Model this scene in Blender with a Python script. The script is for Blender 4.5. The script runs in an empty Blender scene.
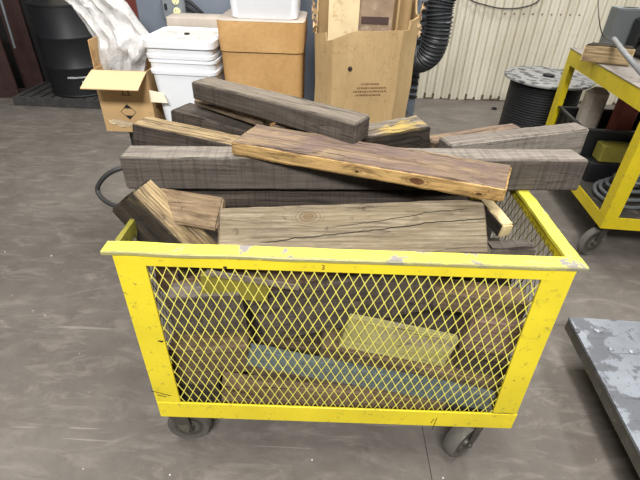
import bpy, math, random
from mathutils import Vector, Matrix, noise
random.seed(7)
SC = bpy.context.scene
COL = SC.collection
PI = math.pi
V = Vector

# ---------------------------------------------------------------- camera
CH, PITCH, ROLL, FPX = 1.63, math.radians(34.75), math.radians(2.0), 444.0
fw = V((0, math.cos(PITCH), -math.sin(PITCH)))
up0 = V((0, math.sin(PITCH), math.cos(PITCH)))
rt = V((1, 0, 0)) * math.cos(ROLL) + up0 * math.sin(ROLL)
up = -V((1, 0, 0)) * math.sin(ROLL) + up0 * math.cos(ROLL)
cd = bpy.data.cameras.new('camera'); cam = bpy.data.objects.new('camera', cd); COL.objects.link(cam)
cd.sensor_width = 36; cd.lens = 36 * FPX / 640; cd.clip_start = 0.02
cam.matrix_world = Matrix(((rt.x, up.x, -fw.x, 0), (rt.y, up.y, -fw.y, 0), (rt.z, up.z, -fw.z, CH), (0, 0, 0, 1)))
SC.camera = cam
SC.view_settings.view_transform = 'Standard'
SC.view_settings.look = 'None'
SC.view_settings.gamma = 1
SC.view_settings.exposure = -0.08

# ---------------------------------------------------------------- light
w = bpy.data.worlds.new('world'); SC.world = w; w.use_nodes = True
w.node_tree.nodes['Background'].inputs[0].default_value = (1.0, 0.98, 0.95, 1)
w.node_tree.nodes['Background'].inputs[1].default_value = 0.24
def area(name, loc, sx, sy, power, col=(1, 0.98, 0.945), target=None):
    l = bpy.data.lights.new(name, 'AREA'); l.shape = 'RECTANGLE'; l.size = sx; l.size_y = sy
    l.energy = power; l.color = col
    o = bpy.data.objects.new(name, l); COL.objects.link(o); o.location = loc
    if target is not None:
        o.rotation_euler = (V(target) - V(loc)).to_track_quat('-Z', 'Y').to_euler()
    return o
area('bay_light', (0.35, 0.95, 4.4), 0.5, 1.5, 105)
area('bay_light', (-2.6, 2.2, 4.6), 0.5, 1.5, 75)
area('bay_light', (3.0, 3.2, 4.6), 0.5, 1.5, 115)
area('bay_light', (0.4, 3.9, 4.6), 1.5, 0.5, 80)
area('bay_light', (-0.4, -2.2, 4.0), 2.2, 0.6, 335, target=(0, 1.4, 0.6))

# ---------------------------------------------------------------- maths
def ray(u, v): return rt * (u - 320) - up * (v - 240) + fw * FPX
def at(u, v, z):
    d = ray(u, v); return V((0, 0, CH)) + d * ((z - CH) / d.z)
def aty(u, v, y):
    d = ray(u, v); return V((0, 0, CH)) + d * (y / d.y)
def srgb(h):
    if isinstance(h, str):
        h = tuple(int(h[i:i + 2], 16) for i in (0, 2, 4))
    r = []
    for c in h:
        c /= 255.0
        r.append(c / 12.92 if c <= 0.04045 else ((c + 0.055) / 1.055) ** 2.4)
    return (r[0], r[1], r[2], 1)

# ---------------------------------------------------------------- materials
class NT:
    def __init__(s, name):
        s.m = bpy.data.materials.new(name); s.m.use_nodes = True
        s.t = s.m.node_tree; s.b = s.t.nodes['Principled BSDF']
        s.n = s.t.nodes; s.l = s.t.links
    def sock(s, inp, v):
        if v is None: return
        if isinstance(v, bpy.types.NodeSocket): s.l.new(v, inp)
        else: inp.default_value = v
    def coord(s, scale=(1, 1, 1), which='Object', rot=(0, 0, 0), rnd=True):
        tc = s.n.new('ShaderNodeTexCoord'); mp = s.n.new('ShaderNodeMapping')
        s.l.new(tc.outputs[which], mp.inputs[0]); mp.inputs['Scale'].default_value = scale
        mp.inputs['Rotation'].default_value = rot
        if rnd:
            oi = s.n.new('ShaderNodeObjectInfo'); mu = s.n.new('ShaderNodeMath'); mu.operation = 'MULTIPLY'
            s.l.new(oi.outputs['Random'], mu.inputs[0]); mu.inputs[1].default_value = 37.0
            s.l.new(mu.outputs[0], mp.inputs['Location'])
        return mp.outputs[0]
    def noise(s, vec, scale=1.0, detail=4, rough=0.55, dist=0.0):
        n = s.n.new('ShaderNodeTexNoise'); s.l.new(vec, n.inputs['Vector'])
        n.inputs['Scale'].default_value = scale; n.inputs['Detail'].default_value = detail
        n.inputs['Roughness'].default_value = rough; n.inputs['Distortion'].default_value = dist
        return n.outputs['Fac']
    def voro(s, vec, scale=1.0):
        n = s.n.new('ShaderNodeTexVoronoi'); s.l.new(vec, n.inputs['Vector']); n.inputs['Scale'].default_value = scale
        return n.outputs['Distance']
    def wave(s, vec, scale, dist=2.0, detail=2, dscale=1.0, dirn='X'):
        n = s.n.new('ShaderNodeTexWave'); s.l.new(vec, n.inputs['Vector']); n.bands_direction = dirn
        n.inputs['Scale'].default_value = scale; n.inputs['Distortion'].default_value = dist
        n.inputs['Detail'].default_value = detail; n.inputs['Detail Scale'].default_value = dscale
        return n.outputs['Fac']
    def ramp(s, fac, lo, hi, a=0.0, b=1.0):
        n = s.n.new('ShaderNodeMapRange'); s.l.new(fac, n.inputs[0])
        n.inputs[1].default_value = lo; n.inputs[2].default_value = hi
        n.inputs[3].default_value = a; n.inputs[4].default_value = b
        return n.outputs[0]
    def math(s, op, a, b=None):
        n = s.n.new('ShaderNodeMath'); n.operation = op
        s.sock(n.inputs[0], a); s.sock(n.inputs[1], b)
        return n.outputs[0]
    def mix(s, fac, a, b, mode='MIX'):
        n = s.n.new('ShaderNodeMix'); n.data_type = 'RGBA'; n.blend_type = mode
        s.sock(n.inputs[0], fac); s.sock(n.inputs[6], a); s.sock(n.inputs[7], b)
        return n.outputs[2]
    def bump(s, h, strength=0.5, dist=0.01):
        n = s.n.new('ShaderNodeBump'); s.l.new(h, n.inputs['Height'])
        n.inputs['Strength'].default_value = strength; n.inputs['Distance'].default_value = dist
        s.l.new(n.outputs[0], s.b.inputs['Normal'])
    def out(s, col=None, rough=None, metal=None, spec=None):
        s.sock(s.b.inputs['Base Color'], col); s.sock(s.b.inputs['Roughness'], rough)
        s.sock(s.b.inputs['Metallic'], metal); s.sock(s.b.inputs['Specular IOR Level'], spec)
        return s.m

def simple(name, col, rough=0.6, metal=0.0, var=0.15, scale=8.0, dirt=None, bump=0.0, spec=0.5, bscale=30.0):
    n = NT(name); c = srgb(col)
    vec = n.coord()
    f = n.noise(vec, scale, 5, 0.6)
    dark = tuple(x * (1 - var) for x in c[:3]) + (1,)
    light = tuple(min(1, x * (1 + var)) for x in c[:3]) + (1,)
    cc = n.mix(n.ramp(f, 0.3, 0.7), dark, light)
    if dirt:
        f2 = n.noise(vec, scale * 1.7, 6, 0.7)
        cc = n.mix(n.ramp(f2, 0.56, 0.66, 0, 0.8), cc, srgb(dirt))
    if bump: n.bump(n.noise(vec, bscale, 4), bump, 0.004)
    return n.out(cc, rough, metal, spec)

def wood(name, c1, c2, cd, saw=0.0, stain=None, stain_amt=0.5, grain=1.0, crack=0.6, diag=0.0, blot=0.46, val=1.0, sawscale=26.0, rings=0.0, splits=(), knots=(), fade=0.0):
    def tone(h):
        c = [int(h[i:i + 2], 16) for i in (0, 2, 4)]; g = sum(c) / 3.0
        return srgb(tuple((x + (g - x) * fade) * val for x in c))
    n = NT(name)
    vec = n.coord()
    fine = n.coord((5, 95, 95)); broad = n.coord((1.6, 16, 16))
    f1 = n.noise(fine, 1.0, 5, 0.65, 0.3)
    f2 = n.noise(broad, 1.0, 5, 0.6, 0.8)
    col = n.mix(n.ramp(f2, 0.34, 0.66), tone(c1), tone(c2))
    col = n.mix(n.ramp(f1, 0.56, 0.36, 0, 0.62 * grain), col, srgb(cd))
    if rings:
        rg = n.wave(n.coord((0.7, 5, 5)), 5.0, 7.0, 3, 1.6, 'Y')
        col = n.mix(n.ramp(rg, 0.45, 0.15, 0, rings), col, srgb(cd))
    f1b = n.noise(n.coord((9, 190, 190)), 1.0, 3, 0.6)
    col = n.mix(n.ramp(f1b, 0.58, 0.72, 0, 0.35 * grain), col, tuple(min(1, x * 1.4) for x in tone(c2)[:3]) + (1,))
    if stain:
        f3 = n.noise(n.coord((3.2, 9, 9)), 1.0, 6, 0.7, 1.0)
        col = n.mix(n.ramp(f3, blot, blot + 0.12, 0, stain_amt), col, srgb(stain))
    h = f1
    if saw:
        sv = n.coord((sawscale * 5, 2.5, 2.5), rot=(0, diag * 0.5, diag * 0.5))
        wv = n.noise(sv, 1.0, 4, 0.6, 0.5)
        wv = n.ramp(wv, 0.38, 0.66)
        patch = n.noise(vec, 5, 3)
        amt = n.math('MULTIPLY', n.ramp(wv, 0.35, 0.95, 0, saw), n.ramp(patch, 0.3, 0.6, 0.35, 1))
        col = n.mix(amt, col, srgb(cd))
        h = n.math('SUBTRACT', f1, n.math('MULTIPLY', wv, 0.5 * saw))
    if stain:
        f6 = n.noise(n.coord((9, 24, 24)), 1.0, 6, 0.75, 0.6)
        col = n.mix(n.ramp(f6, 0.55, 0.66, 0, stain_amt * 0.7), col, srgb(cd))
    # drying cracks along the grain
    f4 = n.noise(n.coord((1.3, 14, 14)), 1.0, 3, 0.5, 0.4)
    d = n.math('ABSOLUTE', n.math('SUBTRACT', f4, 0.5))
    gate = n.ramp(n.noise(n.coord((2, 3, 3)), 1.0, 2), 0.44, 0.52)
    cr = n.math('MULTIPLY', n.ramp(d, 0.010, 0.002, 0, crack), gate)
    col = n.mix(cr, col, (0.012, 0.010, 0.008, 1))
    # small knots and pits
    f5 = n.noise(vec, 30, 3, 0.6); f5n = f5
    col = n.mix(n.ramp(f5, 0.66, 0.74, 0, 0.6), col, srgb(cd))
    if splits or knots:
        sx = n.n.new('ShaderNodeSeparateXYZ'); n.l.new(n.coord(rnd=False), sx.inputs[0])
        wob_ = n.noise(n.coord((7, 0.5, 0.5), rnd=False), 1.0, 4, 0.6)
        X, Y_, Z_ = sx.outputs
        for (y0, slope, amp, wd, xa, xb) in splits:
            line = n.math('ADD', n.math('MULTIPLY', X, slope), n.math('ADD', n.math('MULTIPLY', n.math('SUBTRACT', wob_, 0.5), amp), y0))
            dd = n.math('ABSOLUTE', n.math('SUBTRACT', Y_, line))
            fade = n.math('MULTIPLY', n.ramp(X, xa, xa + 0.12), n.ramp(X, xb, xb - 0.05))
            k_ = n.math('MULTIPLY', n.ramp(dd, wd, wd * 0.3), n.ramp(fade, 0.05, 0.5))
            col = n.mix(k_, col, (0.010, 0.008, 0.006, 1)); cr = n.math('MAXIMUM', cr, k_)
        for (kx, ky, kz, kr, st, kc) in knots:
            dx = n.math('MULTIPLY', n.math('SUBTRACT', X, kx), 1.0 / st); dy = n.math('SUBTRACT', Y_, ky); dz = n.math('SUBTRACT', Z_, kz)
            rr = n.math('SQRT', n.math('ADD', n.math('MULTIPLY', dx, dx), n.math('ADD', n.math('MULTIPLY', dy, dy), n.math('MULTIPLY', dz, dz))))
            rr = n.math('ADD', rr, n.math('MULTIPLY', n.math('SUBTRACT', f5n, 0.5), kr * 0.6))
            ringk = n.ramp(n.math('SINE', n.math('MULTIPLY', rr, 900)), -0.2, 0.9, 0, 0.5)
            col = n.mix(n.math('MULTIPLY', ringk, n.ramp(rr, kr * 2.2, kr)), col, srgb(cd))
            col = n.mix(n.ramp(rr, kr, kr * 0.6, 0, 0.85), col, srgb(kc))
    n.bump(n.math('SUBTRACT', h, cr), 0.55, 0.006)
    return n.out(col, 0.88, 0, 0.25)

M = {}
# greys, as weathered sawn hardwood
M['grey_saw'] = wood('weathered_grey_sawn_wood', '6c625a', '877c72', '2a2521', saw=0.45, diag=0.5, crack=0.3, grain=0.55, sawscale=20, val=0.76, fade=0.1)
M['grey_top'] = wood('weathered_grey_top_wood', '857b71', 'a0968b', '443d38', saw=0.35, diag=0.9, crack=0.35, sawscale=14, grain=0.7, val=0.9, fade=0.1)
M['pale_grey'] = wood('pale_grey_wood', '958a7c', 'aca08f', '4c4339', saw=0.2, crack=0.5, sawscale=9, rings=0.2, val=0.8, fade=0)
M['dusty'] = wood('dusty_oak', '9a8a72', 'b0a083', '43372a', stain='756852', stain_amt=0.55, crack=0.5, rings=0.35, splits=((-0.012, 0.10, 0.03, 0.0022, -0.30, 0.50), (0.012, 0.13, 0.035, 0.0014, -0.10, 0.34)), knots=((-0.13, 0.035, 0.045, 0.016, 1.6, '6a5840'), (0.03, 0.058, 0.045, 0.009, 1.0, '3c3226')), val=0.85, fade=0.15)
M['dark'] = wood('oiled_wood_and_gap_shade', '3a332e', '544b44', '120f0d', saw=0.4, crack=0.4)
M['darkgrey'] = wood('dark_grey_sawn_wood', '5f554d', '7a6f65', '1f1a17', saw=0.45, crack=0.5, diag=0.5, grain=0.6, sawscale=20, val=0.8, fade=0.1)
M['golden'] = wood('golden_worn_oak', 'bda071', 'd0b482', '4c3a24', stain='70614f', stain_amt=0.7, blot=0.5, crack=0.6, rings=0.3, val=0.9, fade=0.15)
M['golden_top'] = wood('golden_grey_worn_top', 'b5976a', '93796a', '3e2c24', stain='6b5a54', stain_amt=0.85, blot=0.47, crack=0.7, rings=0.25, val=0.9, fade=0.2)
M['amber'] = wood('amber_oak_edge', 'b98e50', 'cca566', '48301a', stain='43301f', stain_amt=0.85, blot=0.52, crack=0.4, knots=((0.155, -0.085, 0.0, 0.012, 1.9, '4a2418'), (-0.02, -0.085, -0.004, 0.005, 1.6, '2c1c12'), (0.33, -0.085, -0.006, 0.006, 2.2, '3a2214')), val=0.95, fade=0.15)
M['mossy'] = wood('charred_chunk_top', '8b8176', '6b6158', '2a241e', stain='b59c55', stain_amt=0.8, blot=0.5, crack=0.7)
M['char'] = wood('charred_wood', '2b2622', '40382f', '0b0a09', stain='8a7a3c', stain_amt=0.5, blot=0.58, crack=0.7)
M['brown'] = wood('brown_wood', '79644e', '917a60', '2c221a', stain='4a3c30', stain_amt=0.6, saw=0.25, crack=0.5, val=0.92, fade=0.2)
M['umber'] = wood('umber_wood', '7d6a60', '91796b', '3a2c26', stain='503c34', stain_amt=0.6, crack=0.4)
M['tan'] = wood('tan_wood', '9c8262', 'b09673', '4c3a28', stain='6c5a46', stain_amt=0.6, crack=0.6, rings=0.2, val=0.86, fade=0.15)
M['blue'] = wood('blue_painted_wood', '76878a', '8b9b9c', '44443f', stain='6f6a5c', stain_amt=0.5, blot=0.53, crack=0.3, grain=0.6, val=0.82, fade=0.1)
M['lime'] = wood('pale_lime_painted_wood', 'b4ab5e', 'c4bd80', '7a7048', stain='8d8078', stain_amt=0.75, blot=0.5, crack=0.3, grain=0.6, val=0.9, fade=0.15)
M['olive'] = simple('olive_yellow_plate', '7f772c', 0.6, dirt='6b6430')

def yellow_paint(name, col='efe13a', chip=0.62, bare='8f8a84', edge='6a6440', lip=None):
    n = NT(name); vec = n.coord()
    f = n.noise(vec, 5, 5); fs = n.noise(vec, 45, 5, 0.7)
    c = srgb(col); c2 = tuple(x * 0.86 for x in c[:3]) + (1,)
    cc = n.mix(n.ramp(f, 0.35, 0.65), c2, c)
    comb = n.math('ADD', n.math('MULTIPLY', f, 0.6), n.math('MULTIPLY', n.noise(vec, 16, 6, 0.75), 0.4))
    ch = n.ramp(comb, chip - 0.015, chip)
    cc = n.mix(n.ramp(fs, 0.58, 0.70, 0, 0.6), cc, srgb(edge))
    cc = n.mix(ch, cc, srgb(bare))
    if lip is not None:
        sx = n.n.new('ShaderNodeSeparateXYZ'); n.l.new(n.coord(rnd=False), sx.inputs[0])
        e_ = n.ramp(sx.outputs[1], lip + 0.012, lip, 0.0, 0.30)
        wn = n.math('ADD', n.noise(n.coord((8, 60, 60), rnd=False), 3.0, 5, 0.7), e_)
        cc = n.mix(n.ramp(wn, 0.60, 0.70, 0, 0.8), cc, srgb('7d7a62'))
        st_ = n.noise(n.coord((5, 40, 40), rnd=False), 1.0, 5, 0.7)
        cc = n.mix(n.ramp(st_, 0.60, 0.68, 0, 0.6), cc, srgb('c9c27c'))
    n.bump(n.math('SUBTRACT', n.math('MULTIPLY', fs, 0.3), ch), 0.3, 0.002)
    return n.out(cc, 0.42, 0, 0.4)
M['yellow'] = yellow_paint('yellow_cart_paint', 'e8d42e', 0.70)
M['yellow_rim'] = yellow_paint('worn_yellow_rim_paint', 'e4dc54', 0.562, '8d8785', '8f885a', lip=-0.34)
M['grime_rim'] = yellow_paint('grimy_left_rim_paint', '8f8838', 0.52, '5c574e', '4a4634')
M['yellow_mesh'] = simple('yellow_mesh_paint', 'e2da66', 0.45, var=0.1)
M['mesh_dark'] = simple('dark_olive_mesh_paint', '5f5a2e', 0.6, var=0.3, dirt='3a3730')  # side panels: darker olive than the front and back mesh
M['yellow_shop'] = yellow_paint('shelf_cart_yellow_paint', 'cdb81c', 0.66, '3a352c')
M['rubber'] = simple('black_rubber', '2b2b2b', 0.6, var=0.3)
M['castrub'] = simple('dusty_caster_rubber', '55524c', 0.8, var=0.3, dirt='77726a')
M['steel_dk'] = simple('dirty_dark_steel', '5a5650', 0.5, 0.6, dirt='8a8478')
M['black_plastic'] = simple('black_plastic', '1b1c1e', 0.35)
M['drum'] = simple('black_drum_paint', '191b1f', 0.5, var=0.2, bump=0.15, bscale=6)
M['print_white'] = simple('white_print', 'c8ccd0', 0.6)
M['print_brown'] = simple('brown_print', '7a4a3c', 0.8)
M['print_black'] = simple('black_print', '1d1a18', 0.8)
M['cardboard'] = simple('cardboard', 'bd9c6e', 0.85, var=0.1, scale=5, dirt='a07c50', bump=0.1)
M['card_flap'] = simple('clean_cardboard_flap', 'd6b78c', 0.85, var=0.06)
M['white_pl'] = simple('white_plastic', 'e0e3e8', 0.4, var=0.04, scale=4)
M['dust_lid'] = simple('dusty_white_lid', 'cfccc6', 0.6, var=0.1, dirt='a8a096', scale=14)
M['paper'] = simple('cream_paper_tag', 'e3d9c0', 0.8, var=0.05)
M['bluegrey'] = simple('blue_grey_enamel', '6c7480', 0.45, var=0.1, scale=3, dirt='565c66')
M['outlet'] = simple('cream_outlet', 'e8dfae', 0.4, var=0.03)
M['galv'] = simple('galvanised_box', '8e959c', 0.4, 0.5)
M['redsteel'] = simple('dark_red_steel', '6a2a22', 0.6)
M['brownsteel'] = simple('dark_brown_steel', '3b2724', 0.55, var=0.2, dirt='2a1d1a')
M['olivestrip'] = simple('olive_conduit_paint', '77715c', 0.6)
M['blackslab'] = simple('black_platform', '3f3e3e', 0.7, var=0.25, dirt='5a5855')
M['hose'] = simple('black_ribbed_hose', '2c2e31', 0.45)
M['cable'] = simple('black_cable', '0e0f13', 0.6)
M['wire'] = simple('grey_wire', '3f3a36', 0.6)
M['pinkred'] = simple('faded_red_plastic', 'a0544a', 0.6)
M['greybox'] = simple('dark_grey_metal_box', '5b5f60', 0.5, var=0.1)
M['greypipe'] = simple('grey_pipe', '86888a', 0.45)
M['greystone'] = simple('dusty_grey_surface', 'b3a89c', 0.85, var=0.12, dirt='8c8076')
M['goldspot'] = simple('pale_wood_end', 'cdb98c', 0.85, dirt='9a8658', scale=20)

def fibre():
    n = NT('kraft_fibre_board'); vec = n.coord()
    f = n.noise(vec, 4, 5); f2 = n.noise(vec, 60, 4)
    c = n.mix(n.ramp(f, 0.3, 0.7), srgb('a98250'), srgb('c09a68'))
    c = n.mix(n.ramp(f2, 0.3, 0.6, 0.25, 0), c, srgb('8e6632'))
    n.bump(f2, 0.2, 0.003)
    return n.out(c, 0.75, 0, 0.3)
M['fibre'] = fibre()
def corrug():
    n = NT('corrugated_kraft_carton'); vec = n.coord()
    f = n.noise(n.coord((1, 1, 0.4)), 5, 5, 0.65); w_ = n.noise(n.coord((60, 60, 1.2)), 3, 3)
    c = n.mix(n.ramp(f, 0.3, 0.7), srgb('a0865f'), srgb('bfa47a'))
    c = n.mix(n.ramp(w_, 0.35, 0.65, 0.22, 0), c, srgb('8e7650'))
    f3 = n.noise(vec, 3.1, 6, 0.7)
    d = n.math('ABSOLUTE', n.math('SUBTRACT', f3, 0.5))
    c = n.mix(n.ramp(d, 0.005, 0.001, 0, 0.35), c, srgb('6a5838'))
    c = n.mix(n.ramp(n.noise(vec, 18, 5, 0.7), 0.62, 0.76, 0, 0.35), c, srgb('7a6a54'))
    n.bump(w_, 0.3, 0.004)
    return n.out(c, 0.85, 0, 0.2)
M['barrel'] = corrug()
M['liner'] = simple('pale_liner_board', 'd8c49c', 0.85, var=0.08, dirt='b49a70', scale=12)
def concrete():
    n = NT('stained_concrete_floor'); vec = n.coord(rnd=False)
    f = n.noise(vec, 1.1, 8, 0.62, 0.6); f2 = n.noise(vec, 7, 8, 0.7); f3 = n.noise(n.coord((1, 3.2, 1), rot=(0, 0, 0.5), rnd=False), 3.0, 8, 0.75, 1.5)
    c = n.mix(n.ramp(f, 0.32, 0.68), srgb('67615b'), srgb('7e7871'))
    c = n.mix(n.ramp(f2, 0.35, 0.65, 0.42, 0), c, srgb('524c48'))
    c = n.mix(n.ramp(f3, 0.5, 0.68, 0, 0.5), c, srgb('989089'))
    c = n.mix(n.ramp(n.noise(vec, 1.7, 5, 0.6), 0.55, 0.66, 0, 0.4), c, srgb('5a504a'))
    c = n.mix(n.ramp(n.noise(vec, 45, 4, 0.7), 0.36, 0.30, 0, 0.6), c, srgb('4a4541'))
    c = n.mix(n.ramp(n.noise(vec, 28, 3, 0.5), 0.73, 0.76, 0, 0.7), c, srgb('c9c2b8'))
    # scratches
    s1 = n.noise(n.coord((1.5, 40, 1), rot=(0, 0, 0.7), rnd=False), 1.0, 2)
    c = n.mix(n.ramp(s1, 0.70, 0.73, 0, 0.3), c, srgb('b5ada4'))
    n.bump(f2, 0.12, 0.004)
    return n.out(c, n.ramp(f2, 0.3, 0.7, 0.5, 0.75), 0, 0.35)
M['floor'] = concrete()
def wallmat():
    n = NT('cream_ribbed_sheet'); vec = n.coord(rnd=False)
    f = n.noise(n.coord((3, 3, 0.8), rnd=False), 1.5, 6, 0.6)
    c = n.mix(n.ramp(f, 0.35, 0.65), srgb('c9c3b0'), srgb('dad5c4'))
    sp = n.noise(vec, 14, 5, 0.7)
    c = n.mix(n.ramp(sp, 0.66, 0.74, 0, 0.7), c, srgb('8a6f50'))
    return n.out(c, 0.5, 0, 0.35)
M['wall'] = wallmat()
M['wall_dirt'] = simple('dirt_line', '5a4e40', 0.9, var=0.4, scale=30)
def steelplate():
    n = NT('scuffed_steel_plate'); vec = n.coord()
    f = n.noise(vec, 7, 6, 0.6, 0.3); f2 = n.noise(vec, 60, 6, 0.75); f3 = n.noise(vec, 3, 4)
    c = n.mix(n.ramp(f3, 0.3, 0.7), srgb('858a93'), srgb('a2a8b1'))
    c = n.mix(n.ramp(f, 0.52, 0.55, 0, 0.7), c, srgb('5a5b60'))
    c = n.mix(n.ramp(f2, 0.58, 0.66, 0, 0.75), c, srgb('3a3939'))
    s1 = n.noise(n.coord((2, 60, 1), rot=(0, 0, 0.9)), 1.0, 2)
    c = n.mix(n.ramp(s1, 0.68, 0.71, 0, 0.5), c, srgb('45464a'))
    n.bump(f2, 0.15, 0.002)
    return n.out(c, n.ramp(f, 0.4, 0.6, 0.35, 0.6), 0.45, 0.5)
M['plate'] = steelplate()
def bagmat():
    n = NT('crumpled_white_plastic'); vec = n.coord()
    f = n.noise(vec, 9, 5, 0.7, 1.0)
    c = n.mix(n.ramp(f, 0.3, 0.7), srgb('a9a7a5'), srgb('cdcccb'))
    n.bump(n.noise(n.coord((1, 1, 0.45), rot=(0, 0.35, 0)), 24, 5, 0.6, 1.0), 0.5, 0.02)
    return n.out(c, 0.35, 0, 0.5)
M['bag'] = bagmat()
def reelmat():
    n = NT('patchy_silver_flange'); vec = n.coord()
    f = n.noise(n.coord((1, 1, 1)), 16, 3, 0.4, 0.3)
    c = n.mix(n.ramp(f, 0.52, 0.56), srgb('949595'), srgb('505255'))
    return n.out(c, 0.5, 0.1, 0.4)
M['reel'] = reelmat()

# ---------------------------------------------------------------- mesh builder
class MB:
    def __init__(s): s.v = []; s.f = []; s.mi = []; s.sm = []
    def add(s, vs, fs, mi=0, smooth=False):
        b = len(s.v); s.v += [V(p) for p in vs]
        for f in fs: s.f.append([b + i for i in f]); s.mi.append(mi); s.sm.append(smooth)
    def hexa(s, p, mi=0):
        s.add(p, [(0, 3, 2, 1), (4, 5, 6, 7), (0, 1, 5, 4), (1, 2, 6, 5), (2, 3, 7, 6), (3, 0, 4, 7)], mi)
    def box(s, a, b, mi=0, mat=None, bev=0.0):
        x0, y0, z0 = a; x1, y1, z1 = b
        if x0 > x1: x0, x1 = x1, x0
        if y0 > y1: y0, y1 = y1, y0
        if z0 > z1: z0, z1 = z1, z0
        if bev > 0:
            e = min(bev, (x1 - x0) / 3, (y1 - y0) / 3, (z1 - z0) / 3)
            st = len(s.v)
            s.loft([[(x0 + e + r * 0, 0, 0)] for r in []]) if False else None
            rings = []
            for (z, k) in ((z0, e), (z0 + e, 0), (z1 - e, 0), (z1, e)):
                X0, X1, Y0, Y1 = x0 + k, x1 - k, y0 + k, y1 - k
                rings.append([V(q) for q in ((X0 + e, Y0, z), (X1 - e, Y0, z), (X1, Y0 + e, z), (X1, Y1 - e, z), (X1 - e, Y1, z), (X0 + e, Y1, z), (X0, Y1 - e, z), (X0, Y0 + e, z))])
            if mat is not None: rings = [[mat @ q for q in r] for r in rings]
            s.rings(rings, mi, True, True, False)
            return
        p = [V(q) for q in ((x0, y0, z0), (x1, y0, z0), (x1, y1, z0), (x0, y1, z0), (x0, y0, z1), (x1, y0, z1), (x1, y1, z1), (x0, y1, z1))]
        if mat is not None: p = [mat @ q for q in p]
        s.hexa(p, mi)
    def loft(s, r): pass
    def rings(s, rs, mi=0, cap0=True, cap1=True, smooth=True, closed=False):
        b = len(s.v); n = len(rs[0])
        for r in rs: s.v += [V(p) for p in r]
        m = len(rs)
        for i in range(m if closed else m - 1):
            i2 = (i + 1) % m
            for j in range(n):
                j2 = (j + 1) % n
                s.f.append([b + i * n + j, b + i * n + j2, b + i2 * n + j2, b + i2 * n + j]); s.mi.append(mi); s.sm.append(smooth)
        if cap0 and not closed: s.f.append([b + j for j in reversed(range(n))]); s.mi.append(mi); s.sm.append(False)
        if cap1 and not closed: s.f.append([b + (m - 1) * n + j for j in range(n)]); s.mi.append(mi); s.sm.append(False)
    def tube(s, path, r, n=8, mi=0, closed=False, caps=True):
        path = [V(p) for p in path]; rs = []
        rad = r if callable(r) else (lambda i: r)
        m = len(path); prev = None
        for i, p in enumerate(path):
            if closed: t = path[(i + 1) % m] - path[i - 1]
            else: t = path[min(i + 1, m - 1)] - path[max(i - 1, 0)]
            t.normalize()
            if prev is None:
                a = V((0, 0, 1)) if abs(t.z) < 0.9 else V((1, 0, 0))
                x = t.cross(a).normalized()
            else:
                x = (prev - t * prev.dot(t)).normalized()
            prev = x; y = t.cross(x)
            rs.append([p + (x * math.cos(2 * PI * k / n) + y * math.sin(2 * PI * k / n)) * rad(i) for k in range(n)])
        s.rings(rs, mi, caps, caps, True, closed)
    def lathe(s, prof, n=32, mi=0, mat=None, cap=True):
        rs = []
        for (r, z) in prof:
            ring = [V((max(r, 1e-4) * math.cos(2 * PI * k / n), max(r, 1e-4) * math.sin(2 * PI * k / n), z)) for k in range(n)]
            if mat is not None: ring = [mat @ p for p in ring]
            rs.append(ring)
        s.rings(rs, mi, cap, cap, True)
    def rrect(s, prof, mi=0, seg=5, cap0=True, cap1=True, mat=None, smooth=True):
        rs = []
        for (z, hx, hy, r) in prof:
            ring = []
            for q, (cx, cy) in enumerate(((hx - r, hy - r), (-hx + r, hy - r), (-hx + r, -hy + r), (hx - r, -hy + r))):
                for k in range(seg + 1):
                    a = q * PI / 2 + k / seg * PI / 2
                    ring.append(V((cx + r * math.cos(a), cy + r * math.sin(a), z)))
            if mat is not None: ring = [mat @ p for p in ring]
            rs.append(ring)
        s.rings(rs, mi, cap0, cap1, smooth)
    def build(s, name, mats, parent=None, origin=None, matrix=None):
        if not isinstance(mats, (list, tuple)): mats = [mats]
        me = bpy.data.meshes.new(name)
        o_ = V(origin) if origin is not None else V((0, 0, 0))
        me.from_pydata([tuple(p - o_) for p in s.v], [], s.f)
        for m in mats: me.materials.append(m)
        me.polygons.foreach_set('material_index', s.mi)
        me.polygons.foreach_set('use_smooth', s.sm)
        me.update()
        me.set_sharp_from_angle(angle=math.radians(38))
        ob = bpy.data.objects.new(name, me); COL.objects.link(ob)
        if matrix is not None: ob.matrix_world = matrix
        else: ob.location = o_
        if parent is not None:
            ob.parent = parent
            if origin is not None and matrix is None: pass
        return ob

def tag(o, label=None, cat=None, group=None, kind=None):
    if label: o['label'] = label
    if cat: o['category'] = cat
    if group: o['group'] = group
    if kind: o['kind'] = kind
    return o
def empty(name, loc, rz=0.0, **k):
    o = bpy.data.objects.new(name, None); COL.objects.link(o)
    o.location = loc; o.rotation_euler = (0, 0, rz); o.empty_display_size = 0.1
    return tag(o, **k)
def copy_tree(o, parent=None):
    c = o.copy(); COL.objects.link(c)
    if parent is not None: c.parent = parent
    for ch in [q for q in bpy.data.objects if q.parent == o]: copy_tree(ch, c)
    return c

# ---------------------------------------------------------------- the setting
m = MB()
m.box((-6.5, -3.0, -0.05), (6.5, 5.6, 0.0))
fl = m.build('floor', M['floor']); tag(fl, kind='structure')
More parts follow.
